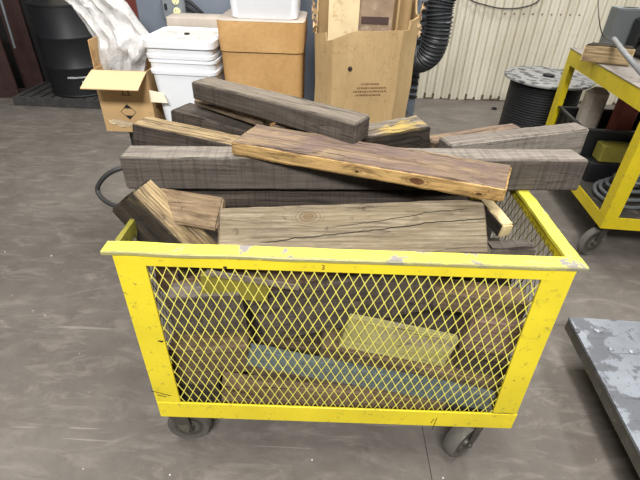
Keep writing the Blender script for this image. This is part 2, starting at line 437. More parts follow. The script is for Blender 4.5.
# saw-cut joints in the slab: dark filled lines lying flush in the floor
m = MB()
def joint(a, b, wdt=0.004):
    a = V(a); b = V(b); d = (b - a).normalized(); nrm = V((-d.y, d.x, 0)) * wdt; n_ = 40
    vs = []
    for i in range(n_ + 1):
        p = a.lerp(b, i / n_) + V((noise.noise(V((i * 0.7, a.x, 0))) * 0.004, noise.noise(V((i * 0.7, 3, a.y))) * 0.004, 0))
        k = 0.6 + 0.6 * abs(noise.noise(V((i * 1.3, 9, 0))))
        vs += [p - nrm * k + V((0, 0, 0.0006)), p + nrm * k + V((0, 0, 0.0006))]
    m.add(vs, [(2 * i, 2 * i + 2, 2 * i + 3, 2 * i + 1) for i in range(n_)])
ja = at(424, 432, 0); jb = at(426, 479, 0)
joint((ja.x, -3, 0), (ja.x - 0.01, 5.4, 0), 0.0022)
jc = at(556, 324, 0)
joint((0.2, jc.y - 0.01, 0), (6, jc.y + 0.0, 0), 0.0016)
jt = m.build('trim_1', simple('joint_filler', '3b3632', 0.9)); tag(jt, kind='structure')

# ribbed back wall
m = MB()
WY = 5.46; pit = 0.1; x = -6.5; pts = []
while x < 6.5:
    pts += [(x, 0.0), (x + 0.006, 0.022), (x + 0.012, 0.022), (x + 0.02, -0.004), (x + 0.052, -0.006), (x + 0.060, 0.007), (x + 0.094, 0.008)]
    x += pit
vs = []
for (px, dy) in pts: vs += [(px, WY + dy, 0.0), (px, WY + dy, 3.6)]
m.add(vs, [(2 * i, 2 * i + 2, 2 * i + 3, 2 * i + 1) for i in range(len(pts) - 1)])
wb = m.build('wall_back', M['wall']); tag(wb, kind='structure')
m = MB()
for i in range(130):
    x = -6.5 + i * 0.1
    h = 0.02 + 0.05 * random.random() ** 2
    m.box((x - 0.004, WY - 0.009, 0.0), (x + 0.02, WY + 0.0, h))
    if random.random() < 0.7: m.box((x + 0.02, WY - 0.012, 0), (x + 0.098, WY - 0.008, 0.006 + 0.022 * random.random()))
bb = m.build('baseboard_back', M['wall_dirt']); tag(bb, kind='structure')
m = MB()
m.box((-6.6, -3.0, 0), (-6.5, 5.6, 3.6))
wl = m.build('wall_left', simple('dark_left_wall', '4a4846', 0.8)); tag(wl, kind='structure')
# screws on the ribbed wall
for k in range(9):
    p = aty(505 + k * 9.3, 13.5 + k * 0.2, WY - 0.008)
    m = MB(); m.lathe([(0.001, -0.006), (0.007, -0.004), (0.009, 0)], 8, mat=Matrix.Translation(p) @ Matrix.Rotation(PI / 2, 4, 'X') @ Matrix.Scale(-1, 4, V((0, 0, 1))))
    s_ = m.build('screw', simple('rusty_screw', '5a4434', 0.7) if k == 0 else M['rust_screw'], wb)
    if k == 0: M['rust_screw'] = s_.data.materials[0]

# ---------------------------------------------------------------- mesh cart
CX0, CX1, CY0, CY1, CZ0, CZ1 = -0.545, 0.678, 0.926, 1.59, 0.205, 0.925
cart = empty('mesh_cart', (0.07, 1.26, 0), label='yellow steel cart with expanded mesh sides, piled with scrap lumber', cat='cart')
def part(mb, name, mat, parent, lab=None):
    inv = parent.matrix_world.inverted() if False else None
    # parent transform is applied explicitly so parts keep world coordinates
    ox, oy, oz = 0, 0, 0
    p = parent; chain = V((0, 0, 0))
    while p is not None:
        chain += p.location; p = p.parent
    o = mb.build(name, mat, parent)
    me = o.data; me.transform(Matrix.Translation(-chain))
    if lab: o['label'] = lab
    return o
F_W, F_T = 0.050, 0.010
rimz = 0.930
# rim: flange strips with a hanging lip; slightly dented
def strip(mb, a, b, inner, wdt, z0, z1, n=40, amp=0.0015, seed=0.0):
    a = V(a); b = V(b); inner = V(inner)
    rs = []
    for i in range(n + 1):
        t = i / n; p = a.lerp(b, t)
        dz = noise.noise(V((t * 9, seed, 0))) * amp * 1.5; dw = noise.noise(V((t * 14, seed, 5))) * amp
        q0 = p - inner * dw; q1 = p + inner * wdt
        e = 0.002
        rs.append([q0 + V((0, 0, z0 + dz)), q0 + V((0, 0, z1 - e + dz)), q0 + inner * e + V((0, 0, z1 + dz)), q1 + V((0, 0, z1 + dz)), q1 + V((0, 0, z0 + dz))])
    mb.rings(rs, 0, True, True, False)
rim = empty('rim', (0, 0, 0)); rim.parent = cart
bpy.data.objects.remove(rim)
m = MB()
o_ = 0.026
strip(m, (CX0 - o_, CY0 - o_ + 0.02, 0), (CX1 + o_, CY0 - o_ + 0.02, 0), (0, 1, 0), F_W, rimz - F_T, rimz, 60, 0.002, 1)
strip(m, (CX0 - o_, CY1 + o_, 0), (CX1 + o_, CY1 + o_, 0), (0, -1, 0), F_W, rimz - F_T, rimz, 60, 0.002, 2)
strip(m, (CX1 + o_, CY0 - o_ + 0.02 + F_W, 0), (CX1 + o_, CY1 + o_ - F_W, 0), (-1, 0, 0), 0.040, rimz - F_T, rimz, 40, 0.002, 3)
part(m, 'rim', M['yellow_rim'], cart, 'chipped pale yellow rim flange')
m = MB()
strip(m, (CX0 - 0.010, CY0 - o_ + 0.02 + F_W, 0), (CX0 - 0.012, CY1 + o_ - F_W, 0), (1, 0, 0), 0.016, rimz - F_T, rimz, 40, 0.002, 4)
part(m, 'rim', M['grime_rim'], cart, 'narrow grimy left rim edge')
zt = rimz - F_T
m = MB()
m.box((CX0, CY0, 0.884), (CX1, CY0 + 0.006, zt)); part(m, 'top_rail', M['yellow'], cart)
m = MB(); m.box((CX0, CY1 - 0.006, 0.884), (CX1, CY1, zt)); part(m, 'top_rail', M['yellow'], cart)
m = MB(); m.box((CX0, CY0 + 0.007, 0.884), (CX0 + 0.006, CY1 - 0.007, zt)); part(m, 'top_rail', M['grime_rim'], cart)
m = MB(); m.box((CX1 - 0.006, CY0 + 0.007, 0.884), (CX1, CY1 - 0.007, zt)); part(m, 'top_rail', M['yellow'], cart)
# corner posts: angle iron, the right one a little splayed at the foot
def post(xo_t, xo_b, sx, yo, sy, lab=None):
    m = MB(); wd = 0.082; t = 0.006
    def leg(z, xo):
        return [(xo, yo, z), (xo - sx * -wd, yo, z), (xo + sx * wd, yo + sy * t, z), (xo + sx * t, yo + sy * t, z), (xo + sx * t, yo + sy * wd, z), (xo, yo + sy * wd, z)]
    r = [leg(0.288, xo_b), leg(0.60, xo_b + (xo_t - xo_b) * 0.6), leg(0.884, xo_t)]
    if sx * sy < 0: r = [list(reversed(q)) for q in r]
    m.rings(r, 0, True, True, False)
    part(m, 'corner_post', M['yellow'], cart, lab)
post(CX0, CX0 + 0.003, 1, CY0, 1); post(CX1, CX1 + 0.018, -1, CY0, 1)
post(CX0, CX0, 1, CY1, -1); post(CX1, CX1 + 0.006, -1, CY1, -1)
for (a, b) in (((CX0 + 0.003, CY0 - 0.002, 0.205), (CX1 + 0.022, CY0 + 0.006, 0.287)), ((CX0, CY1 - 0.006, 0.205), (CX1 + 0.006, CY1 + 0.002, 0.287)),
               ((CX0, CY0 + 0.007, 0.205), (CX0 + 0.007, CY1 - 0.007, 0.287)), ((CX1 + 0.006, CY0 + 0.007, 0.205), (CX1 + 0.013, CY1 - 0.007, 0.287))):
    m = MB(); m.box(a, b, bev=0.002); part(m, 'bottom_rail', M['yellow'], cart)
m = MB(); m.box((CX0 + 0.008, CY0 + 0.008, 0.212), (CX1 + 0.005, CY1 - 0.008, 0.22)); part(m, 'floor_pan', M['steel_dk'], cart)
# weld seams and knocks on the posts
for (u0, v0, u1, v1) in ((151, 391, 171, 396), (157, 395, 166, 397), (492, 413, 514, 414), (431, 423, 434, 419), (432, 430, 437, 418)):
    a = aty(u0, v0, CY0 - 0.0035); b = aty(u1, v1, CY0 - 0.0035); n_ = 8
    pth = [a.lerp(b, i / n_) + V((0, 0, noise.noise(V((i * 1.1, u0, 0))) * 0.004)) for i in range(n_ + 1)]
    m = MB(); m.tube(pth, lambda i: 0.0010 + 0.0013 * abs(noise.noise(V((i, u1, 2)))), 5)
    part(m, 'weld_seam', M['print_black'], cart)
for (u, v, r) in ((161.5, 341.5, 0.006), (159, 341, 0.004), (514, 380.5, 0.0025), (225, 287.5 - 20, 0.006)):
    p = aty(u, v, CY0 - 0.0015)
    m = MB(); m.lathe([(0.0005, 0.0015), (r * 0.8, 0.001), (r, 0)], 7, mat=Matrix.Translation(p) @ Matrix.Rotation(PI / 2, 4, 'X') @ Matrix.Diagonal((1, 0.7, 1, 1)))
    part(m, 'paint_chip', M['print_black'], cart)
# scratched figure under the rim
cu = bpy.data.curves.new('t', 'FONT'); cu.body = '3'; cu.size = 0.022; cu.extrude = 0.0004
to = bpy.data.objects.new('t', cu); COL.objects.link(to)
dg = bpy.context.evaluated_depsgraph_get(); me3 = bpy.data.meshes.new_from_object(to.evaluated_get(dg)); bpy.data.objects.remove(to)
num = bpy.data.objects.new('painted_mark', me3); COL.objects.link(num); me3.materials.clear(); me3.materials.append(M['print_brown'])
p3 = aty(321, 269.5, CY0 - 0.001); num.parent = cart; num.location = p3 - cart.location; num.rotation_euler = (PI / 2, 0, 0)

# expanded metal
def mesh_panel(u0, u1, z0, z1, P, lab=None, mat='yellow_mesh'):
    # P(u, z, d) -> world, u along the panel, d out of plane
    m = MB(); dw, dh = 0.0308, 0.067; sl = dh / dw; hw = 0.0012
    Wd = u1 - u0; Hh = z1 - z0
    for s in (1, -1):
        k = -int(Hh / dh) - 3
        while k * dw < Wd + Hh / sl + dw * 3:
            c = u0 + k * dw
            # line u = c + (z - z0)/sl * s (shifted for s=-1)
            def uu(z): return c + (z - z0) / sl if s > 0 else c + dw * 2 - (z - z0) / sl
            ends = []
            za, zb = z0, z1
            # clip in u
            def zat(u): return z0 + (u - c) * sl if s > 0 else z0 + (c + dw * 2 - u) * sl
            zs = sorted([zat(u0), zat(u1)])
            za = max(za, zs[0]); zb = min(zb, zs[1])
            if zb - za > 0.004:
                d0 = 0.0 if s > 0 else 0.0012
                ua, ub = uu(za), uu(zb)
                vs = []
                for (uq, zq) in ((ua, za), (ub, zb)):
                    for (du, dd) in ((-hw, d0), (hw, d0), (hw, d0 + 0.0016), (-hw, d0 + 0.0016)):
                        vs.append(P(uq + du, zq, dd))
                m.add(vs, [(0, 1, 5, 4), (1, 2, 6, 5), (2, 3, 7, 6), (3, 0, 4, 7)])
            k += 1
    # knuckles where strands join
    j = 0; z = z0
    nk = int(Hh / (dh / 2)) + 1
    for j in range(nk):
        z = z0 + j * dh / 2
        off = (j % 2) * dw / 2
        i = 0
        while True:
            u = u0 + off + i * dw
            if u > u1: break
            hh, ww = 0.0042, 0.0022
            if z0 + hh < z < z1 - hh and u > u0 + ww and u < u1 - ww:
                q = [P(u, z - hh, -0.0004), P(u + ww, z, -0.0004), P(u, z + hh, -0.0004), P(u - ww, z, -0.0004),
                     P(u, z - hh, 0.003), P(u + ww, z, 0.003), P(u, z + hh, 0.003), P(u - ww, z, 0.003)]
                m.hexa(q)
            i += 1
    part(m, 'mesh_panel', M[mat], cart, lab)
mesh_panel(CX0 + 0.04, CX1 - 0.03, 0.27, 0.90, lambda u, z, d: V((u, CY0 + 0.008 + d, z)))
mesh_panel(CX0 + 0.04, CX1 - 0.04, 0.27, 0.90, lambda u, z, d: V((u, CY1 - 0.008 - d, z)))
mesh_panel(CY0 + 0.04, CY1 - 0.04, 0.27, 0.90, lambda u, z, d: V((CX0 + 0.008 + d, u, z)), 'dark olive mesh', mat='mesh_dark')
mesh_panel(CY0 + 0.04, CY1 - 0.04, 0.27, 0.90, lambda u, z, d: V((CX1 - 0.008 - d, u, z)), 'dark olive mesh', mat='mesh_dark')
# casters
def caster(x, y, rz, parent, topz, r=0.078, wd=0.045, rim_mat='castrub', ex=0.03):
    e = empty('caster', V((x, y, 0)) - parent.location if parent.rotation_euler.z == 0 else V((x, y, 0)), rz); e.parent = parent
    R = Matrix.Translation((ex, 0, r)) @ Matrix.Rotation(PI / 2, 4, 'X')
    m = MB(); m.lathe([(r * 0.62, -wd / 2 + 0.006), (r * 0.9, -wd / 2), (r, -wd / 4), (r, wd / 4), (r * 0.9, wd / 2), (r * 0.62, wd / 2 - 0.006)], 32, mat=R)
    w_ = m.build('wheel', M[rim_mat], e)
    m = MB(); m.lathe([(0.012, -wd / 2 - 0.004), (0.02, -wd / 2 - 0.004), (0.022, -wd / 2 + 0.008), (r * 0.66, -wd / 2 + 0.004), (r * 0.66, wd / 2 - 0.004), (0.022, wd / 2 - 0.008), (0.02, wd / 2 + 0.004), (0.012, wd / 2 + 0.004)], 24, mat=R)
    m.build('hub', M['steel_dk'], w_)
    m = MB()
    for sgn in (-1, 1):
        y0 = sgn * (wd / 2 + 0.006); y1 = sgn * (wd / 2 + 0.010)
        q = [(ex - 0.014, r - 0.016), (ex + 0.016, r - 0.012), (0.035, topz - 0.012), (-0.045, topz - 0.012)]
        m.hexa([(q[0][0], y0, q[0][1]), (q[1][0], y0, q[1][1]), (q[1][0], y1, q[1][1]), (q[0][0], y1, q[0][1]),
                (q[3][0], y0, q[3][1]), (q[2][0], y0, q[2][1]), (q[2][0], y1, q[2][1]), (q[3][0], y1, q[3][1])])
    m.box((-0.045, -wd / 2 - 0.011, topz - 0.018), (0.036, wd / 2 + 0.011, topz - 0.010))
    m.tube([(ex, -wd / 2 - 0.018, r), (ex, wd / 2 + 0.018, r)], 0.008, 8)
    m.build('fork', M['steel_dk'], e)
    m = MB(); m.box((-0.05, -0.045, topz - 0.009), (0.05, 0.045, topz - 0.001)); m.build('mount_plate', M['steel_dk'], e)
    return e
caster(-0.50, 0.985, 0.05, cart, 0.212, 0.082, 0.05); caster(0.60, 0.99, math.radians(215), cart, 0.212, 0.082, 0.055, ex=0.05)
caster(-0.46, 1.5, 0.4, cart, 0.212); caster(0.60, 1.5, -0.6, cart, 0.212)

# ---------------------------------------------------------------- lumber
def board(name, label, P, Q, w_, t_, mats, roll=0.0, cat='board', rough=0.003, taper=1.0, endcut=(0, 0), seed=None, wob=1.0, group=None, shrink=None):
    """a sawn timber; P-Q is the front edge of its upper face, w_ runs back, t_ runs down.
    mats: (top, side, end)"""
    P = V(P); Q = V(Q); seed = random.random() * 100 if seed is None else seed
    L = (Q - P).length; ex = (Q - P) / L
    back = V((0, 0, 1)).cross(ex).normalized(); upv = ex.cross(back)
    b2 = back * math.cos(roll) + upv * math.sin(roll); u2 = ex.cross(b2)
    c0 = P + ex * L / 2 + b2 * w_ / 2 - u2 * t_ / 2
    e = min(0.006, w_ / 8, t_ / 5)
    nl = max(6, int(L / 0.02))
    xs = [-L / 2, -L / 2 + e] + [-L / 2 + L * i / nl for i in range(1, nl)] + [L / 2 - e, L / 2]
    def cross(s_, n):
        return [-s_ / 2, -s_ / 2 + e] + [-s_ / 2 + s_ * i / n for i in range(1, n)] + [s_ / 2 - e, s_ / 2]
    ys = cross(w_, 4); zs = cross(t_, 3)
    nx, ny, nz = len(xs), len(ys), len(zs)
    idx = {}; vs = []
    def vert(i, j, k):
        key = (i, j, k)
        if key in idx: return idx[key]
        x, y, z = xs[i], ys[j], zs[k]
        tp = 1 + (taper - 1) * (x / L + 0.5)
        ext = (i in (0, nx - 1)) + (j in (0, ny - 1)) + (k in (0, nz - 1))
        nb = noise.noise(V((x * 22 + seed, y * 22, z * 22)))
        chip = max(0.0, noise.noise(V((x * 14 + seed, y * 9 + 7, z * 9))) - 0.15) * 0.02
        if ext >= 2:
            f = e * 0.55 + chip * wob * 0.6 + abs(nb) * rough
            if j == 0: y += f
            if j == ny - 1: y -= f
            if k == 0: z += f
            if k == nz - 1: z -= f
            if i == 0: x += f
            if i == nx - 1: x -= f
        else:
            d = nb * rough * 0.5
            if j in (0, ny - 1): y += d
            if k in (0, nz - 1): z += d
            if i in (0, nx - 1): x += d
        if i <= 1: x += endcut[0] * y
        if i >= nx - 2: x += endcut[1] * y
        y += noise.noise(V((x * 2.5 + seed, 1, 0))) * 0.004 * wob
        z += noise.noise(V((x * 2.5 + seed, 5, 0))) * 0.003 * wob
        y *= tp; z = z * tp
        vs.append((x, y, z)); idx[key] = len(vs) - 1
        return idx[key]
    fs = []; mi = []
    for i in range(nx - 1):
        for j in range(ny - 1):
            fs.append((vert(i, j, nz - 1), vert(i + 1, j, nz - 1), vert(i + 1, j + 1, nz - 1), vert(i, j + 1, nz - 1))); mi.append(0)
            fs.append((vert(i, j, 0), vert(i, j + 1, 0), vert(i + 1, j + 1, 0), vert(i + 1, j, 0))); mi.append(1)
        for k in range(nz - 1):
            fs.append((vert(i, 0, k), vert(i + 1, 0, k), vert(i + 1, 0, k + 1), vert(i, 0, k + 1))); mi.append(1)
            fs.append((vert(i, ny - 1, k), vert(i, ny - 1, k + 1), vert(i + 1, ny - 1, k + 1), vert(i + 1, ny - 1, k))); mi.append(1)
    for j in range(ny - 1):
        for k in range(nz - 1):
            fs.append((vert(0, j, k), vert(0, j, k + 1), vert(0, j + 1, k + 1), vert(0, j + 1, k))); mi.append(2)
            fs.append((vert(nx - 1, j, k), vert(nx - 1, j + 1, k), vert(nx - 1, j + 1, k + 1), vert(nx - 1, j, k + 1))); mi.append(2)
    me = bpy.data.meshes.new(name); me.from_pydata(vs, [], fs)
    for q in mats: me.materials.append(M[q])
    me.polygons.foreach_set('material_index', mi); me.update()
    ob = bpy.data.objects.new(name, me); COL.objects.link(ob)
    ob.matrix_world = Matrix(((ex.x, b2.x, u2.x, c0.x), (ex.y, b2.y, u2.y, c0.y), (ex.z, b2.z, u2.z, c0.z), (0, 0, 0, 1)))
    tag(ob, label, cat, group)
    return ob

# --- the pile on top
board('timber', 'long grey saw-marked beam lying across the whole cart from side to side', at(119, 157, 1.045), at(588.5, 160.5, 1.045), 0.095, 0.113, ('grey_top', 'grey_saw', 'grey_saw'), cat='beam', endcut=(0.05, -0.15))
board('timber', 'grey sawn beam behind the long beam, angled out past the right end', at(452, 146.6, 1.05) + V((0, 0.016, 0)), at(590.7, 129, 1.05), 0.078, 0.105, ('grey_top', 'grey_top', 'grey_saw'), cat='beam')
board('timber', 'thick grey beam with dark rough face, highest at the upper left of the pile', at(191.5, 81, 1.165), at(357, 125, 1.145), 0.092, 0.066, ('pale_grey', 'darkgrey', 'darkgrey'), cat='beam', endcut=(0.05, 0), taper=1.18)
board('board', 'thin tan board tucked under the upper left grey beam', at(193, 99, 1.075), at(262, 122, 1.06), 0.09, 0.024, ('tan', 'brown', 'brown'))
board('timber', 'dark oil-stained timber below the upper left grey beam', at(169.5, 110, 1.04), at(254, 134, 1.02), 0.12, 0.085, ('darkgrey', 'dark', 'dark'), cat='beam')
board('timber', 'timber with golden top and dark side at the left of the pile', aty(134, 124, 1.425), aty(240, 146, 1.42), 0.09, 0.085, ('golden', 'dark', 'dark'), cat='beam', endcut=(0.2, 0))
exq = (at(507, 189, 1.068) - at(233, 141.5, 1.096)).normalized()
board('plank', 'broad golden-edged plank lying slantwise on top of the pile', at(233, 141.5, 1.096), at(507, 189, 1.068) + exq * 0.014, 0.17, 0.047, ('golden_top', 'amber', 'amber'), cat='plank', rough=0.006, endcut=(0.1, 0.165), wob=0.8)
board('board', 'small sliver of brown board behind the broad golden plank', aty(272, 125, 1.50), aty(328, 134, 1.45), 0.05, 0.03, ('golden_top', 'brown', 'brown'))
board('wood_chunk', 'rough charred wood chunk with yellowed top beside the broad golden plank', aty(345, 141, 1.435), aty(429.5, 127, 1.475), 0.125, 0.10, ('mossy', 'char', 'char'), cat='wood chunk', rough=0.014, wob=1.3, endcut=(0, -0.1))
board('board', 'short brown splintered board pointing right behind the right grey beams', aty(434, 142, 1.55), aty(522.5, 127.5, 1.71), 0.06, 0.04, ('golden_top', 'brown', 'brown'), wob=1.6)
board('timber', 'big pale cracked timber leaning just inside the front rim', at(217, 252, 0.888), at(488, 249, 0.893), 0.128, 0.09, ('dusty', 'dusty', 'brown'), roll=math.radians(42), cat='beam', rough=0.004, taper=1.32)
board('timber', 'short block with golden top leaning over the left front corner of the cart', at(132, 192, 1.02), at(132, 192, 1.02) + (at(176, 238, 0.885) - at(132, 192, 1.02)) * 1.7, 0.094, 0.116, ('golden', 'char', 'char'), cat='wood block', rough=0.006, taper=1.25)
board('board', 'golden brown board wedged between leaning block and pale cracked timber', at(150, 219, 0.915), at(216, 230, 0.915), 0.10, 0.03, ('tan', 'tan', 'tan'), roll=math.radians(45), rough=0.006)
board('stick', 'stub of wood with pale painted top under the right end of the golden plank', at(478, 198, 0.955), at(502, 226, 0.935), 0.045, 0.05, ('goldspot', 'char', 'goldspot'), cat='wood stub', rough=0.008, wob=1.5)
board('board', 'small grey offcut lying low beside the right front corner of the rim', at(491, 250, 0.915), at(538, 248, 0.915), 0.05, 0.05, ('darkgrey', 'darkgrey', 'pale_grey'), cat='offcut', rough=0.014, wob=2)
board('timber', 'dark board added to stand for the shadow gap under the long grey beam', at(165, 196, 0.915), at(470, 200, 0.91), 0.13, 0.06, ('dark', 'dark', 'dark'), cat='beam')  # added dark filler: shade between long beam and leaning timber, put in as wood

# --- seen through the mesh
def fboard(name, label, a, b, c, Y, depth, mats, cat='board', **k):
    P = aty(a[0], a[1], Y); Q = aty(b[0], b[1], Y); B = aty(c[0], c[1], Y)
    L = (Q - P).normalized(); t = (P - B) - L * (P - B).dot(L)
    return board(name, label, P, Q, depth, max(0.012, t.length), mats, cat=cat, **k)
fboard('timber', 'dark reddish brown beam just under the rim behind the mesh', (152, 262), (355, 270), (152, 292), 1.05, 0.06, ('umber', 'umber', 'umber'), cat='beam')
fboard('plate', 'olive yellow painted piece behind the upper left of the mesh', (200, 275), (268, 281), (202, 297), 0.998, 0.02, ('olive', 'olive', 'olive'), cat='painted board', wob=1.5)
fboard('stick', 'thin pale stick slanting behind the upper left of the mesh', (206, 271.5), (300, 287), (206, 276), 0.975, 0.012, ('pale_grey', 'pale_grey', 'pale_grey'), cat='stick')
fboard('timber', 'short grey block behind the left of the mesh', (163, 297), (240, 295), (163, 335), 0.985, 0.09, ('grey_top', 'darkgrey', 'darkgrey'), cat='wood block')
fboard('timber', 'wide dark grey timber slanting up to the right behind the mesh', (246, 302), (430, 262), (252, 346), 1.02, 0.07, ('darkgrey', 'darkgrey', 'darkgrey'), cat='beam')
fboard('timber', 'dark grey timber behind the middle of the mesh under the rim', (395, 268), (515, 276), (395, 300), 1.12, 0.07, ('grey_top', 'darkgrey', 'darkgrey'), cat='beam')
fboard('board', 'pale lime painted board behind the middle of the mesh', (350, 319), (460, 341), (347, 349), 0.968, 0.03, ('lime', 'lime', 'lime'), cat='painted board')
fboard('board', 'brown board with a light broken end behind the upper right of the mesh', (410, 287), (532, 304), (410, 306), 1.03, 0.08, ('tan', 'brown', 'tan'), wob=1.5)
fboard('timber', 'reddish brown block behind the right of the mesh', (474, 320), (527, 326), (474, 352), 1.0, 0.1, ('umber', 'umber', 'umber'), cat='wood block')
fboard('board', 'blue-grey painted board sloping down to the right behind the lower mesh', (250, 349), (497, 397), (250, 366), 0.972, 0.03, ('blue', 'blue', 'blue'), cat='painted board')
fboard('board', 'brown board lying just above the blue-grey board behind the mesh', (322, 348), (503, 384), (322, 359), 1.01, 0.12, ('tan', 'brown', 'brown'))
fboard('board', 'dark brown board directly beneath the blue-grey board', (252, 366), (480, 410), (252, 376), 1.005, 0.10, ('brown', 'brown', 'brown'))
fboard('plank', 'light brown plank lowest in the cart behind the bottom rail', (222, 379), (447, 404), (222, 404), 0.965, 0.035, ('tan', 'tan', 'tan'), cat='plank')
fboard('timber', 'golden brown timber behind the lower left of the mesh', (166, 352), (247, 346), (168, 378), 0.99, 0.09, ('tan', 'brown', 'brown'), cat='beam')
fboard('timber', 'dark brown block lowest at the left behind the mesh', (172, 383), (218, 384), (172, 404), 0.985, 0.09, ('brown', 'dark', 'dark'), cat='wood block')
fboard('timber', 'brown grey timber end behind the right of the mesh above the blue-grey board', (462, 356), (514, 366), (462, 384), 1.04, 0.1, ('brown', 'darkgrey', 'brown'), cat='wood block')
# deeper timbers filling the cart
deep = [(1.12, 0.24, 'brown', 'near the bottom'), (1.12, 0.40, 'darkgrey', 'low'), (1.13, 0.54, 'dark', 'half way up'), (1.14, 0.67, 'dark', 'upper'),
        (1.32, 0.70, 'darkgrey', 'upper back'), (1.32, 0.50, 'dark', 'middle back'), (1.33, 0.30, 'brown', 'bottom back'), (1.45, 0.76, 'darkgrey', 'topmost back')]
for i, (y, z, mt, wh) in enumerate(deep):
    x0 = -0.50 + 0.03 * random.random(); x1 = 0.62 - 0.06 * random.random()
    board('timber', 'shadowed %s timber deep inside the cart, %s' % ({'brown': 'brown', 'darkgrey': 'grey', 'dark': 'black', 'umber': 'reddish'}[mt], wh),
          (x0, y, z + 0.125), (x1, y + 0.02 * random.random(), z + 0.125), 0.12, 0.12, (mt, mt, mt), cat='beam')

# hose loop hanging off the left rear of the cart
m = MB()
pxs = [(133, 168), (122, 168), (108, 174), (99, 184), (98, 192), (104, 200), (116, 206), (131, 207)]
cp = [V((-0.548, 1.44, 0.905))] + [at(u, v, z) for (u, v), z in zip(pxs, (0.90, 0.92, 0.90, 0.86, 0.83, 0.82, 0.82, 0.83))] + [V((-0.55, 1.10, 0.86))]
def smooth_path(c, n=8):
    out = []
    for i in range(len(c) - 1):
        p0 = c[max(i - 1, 0)]; p1 = c[i]; p2 = c[i + 1]; p3 = c[min(i + 2, len(c) - 1)]
        for k in range(n):
            t = k / n
            out.append(0.5 * ((2 * p1) + (p2 - p0) * t + (2 * p0 - 5 * p1 + 4 * p2 - p3) * t * t + (3 * p1 - p0 - 3 * p2 + p3) * t ** 3))
    out.append(c[-1]); return out
m.tube(smooth_path([V(p) for p in cp]), 0.0085, 10)
tag(m.build('hose_loop', M['rubber'], origin=cp[3]), 'black rubber hose loop hanging off the left rear of the yellow cart', 'hose')

# ---------------------------------------------------------------- steel platform at lower right
pz = 0.235
c0 = at(569, 317, pz); e1 = (at(640, 321.5, pz) - c0).normalized(); e2 = (at(640, 461, pz) - c0).normalized()
e2 = V((e1.y, -e1.x, 0)) * 0.5 + e2 * 0.5; e2.normalize()
pl = empty('platform_cart', c0 + (e1 + e2) * 0.45 - V((0, 0, pz)), label='low scuffed steel platform cart at the right edge', cat='platform cart')
def quadbox(m, a, e1, e2, L1, L2, z0, z1):
    pts = [a, a + e2 * L2, a + e2 * L2 + e1 * L1, a + e1 * L1]
    m.hexa([V((p.x, p.y, z0)) for p in pts] + [V((p.x, p.y, z1)) for p in pts])
m = MB(); quadbox(m, c0, e1, e2, 0.9, 1.25, pz - 0.012, pz); part(m, 'deck', M['plate'], pl)
m = MB()
quadbox(m, c0 + e1 * 0.002, e1, e2, 0.012, 1.25, pz - 0.068, pz - 0.0125); quadbox(m, c0 + e1 * 0.016, e1, e2, 0.87, 0.012, pz - 0.068, pz - 0.0125)
quadbox(m, c0 + e1 * 0.886, e1, e2, 0.012, 1.25, pz - 0.068, pz - 0.0125); quadbox(m, c0 + e1 * 0.016 + e2 * 1.238, e1, e2, 0.87, 0.012, pz - 0.068, pz - 0.0125)
part(m, 'skirt', simple('dirty_skirt_steel', '5c5952', 0.5, 0.3, dirt='8f897c', scale=14), pl, 'dirty grey skirt')
for (a, b) in ((0.15, 0.15), (0.75, 0.15), (0.15, 1.1), (0.75, 1.1)):
    p = c0 + e1 * a + e2 * b
    e_ = caster(p.x, p.y, 0.4 + a, pl, pz - 0.015, 0.06, 0.035)
for (u, v, r) in ((598, 330, 0.017), (577.5, 330.5, 0.012), (632, 351, 0.014), (611, 348.5, 0.011)):
    p = at(u, v, pz + 0.004)
    m = MB(); m.lathe([(r, -0.004), (r * 0.98, 0.0), (r * 0.7, 0.003), (0.001, 0.0035)], 16, mat=Matrix.Translation(p))
    part(m, 'rivet', M['plate'], pl)

# ---------------------------------------------------------------- shelf cart at right
SA = math.radians(-4.3)
sc_ = empty('shelf_cart', (1.651, 2.229, 0), SA, label='yellow two-level steel shop cart beside the ribbed wall', cat='cart')
SW, SL, SZ = 0.85, 1.195, 1.0
def lp(mb, name, mat, lab=None, parent=None):
    o = mb.build(name, mat, parent or sc_)
    if lab: o['label'] = lab
    return o
for (x, y) in ((0, 0), (SW, 0), (0, SL), (SW, SL)):
    m = MB(); sx = 1 if x == 0 else -1; sy = 1 if y == 0 else -1
    m.box((x, y, 0.316), (x + sx * 0.075, y + sy * 0.006, SZ - 0.10)); m.box((x, y + sy * 0.0065, 0.316), (x + sx * 0.006, y + sy * 0.075, SZ - 0.10))
    lp(m, 'leg', M['yellow_shop'])
m = MB(); m.box((0, 0, SZ - 0.10), (SW, 0.007, SZ - 0.004)); m.box((0, SL - 0.007, SZ - 0.10), (SW, SL, SZ - 0.004))
m.box((0, 0.0075, SZ - 0.10), (0.007, SL - 0.0075, SZ - 0.004)); m.box((SW - 0.007, 0.0075, SZ - 0.10), (SW, SL - 0.0075, SZ - 0.004))
lp(m, 'apron', M['yellow_shop'])
m = MB(); m.box((-0.004, -0.004, SZ - 0.0035), (SW + 0.004, SL + 0.004, SZ + 0.004), bev=0.002)
lp(m, 'top_plate', simple('worn_grey_tray', '97908a', 0.6, 0.2, dirt='6e6660', scale=6), 'worn grey steel top')
m = MB(); m.box((0, -0.002, 0.24), (SW, 0.006, 0.315)); m.box((0, SL - 0.006, 0.24), (SW, SL, 0.315))
m.box((0, 0.0065, 0.24), (0.006, SL - 0.0065, 0.315)); m.box((SW - 0.006, 0.0065, 0.24), (SW, SL - 0.0065, 0.315))
lp(m, 'bottom_rail', M['yellow_shop'])
m = MB(); m.box((0.008, 0.008, 0.275), (SW - 0.008, SL - 0.008, 0.28)); lp(m, 'bottom_shelf', M['steel_dk'])
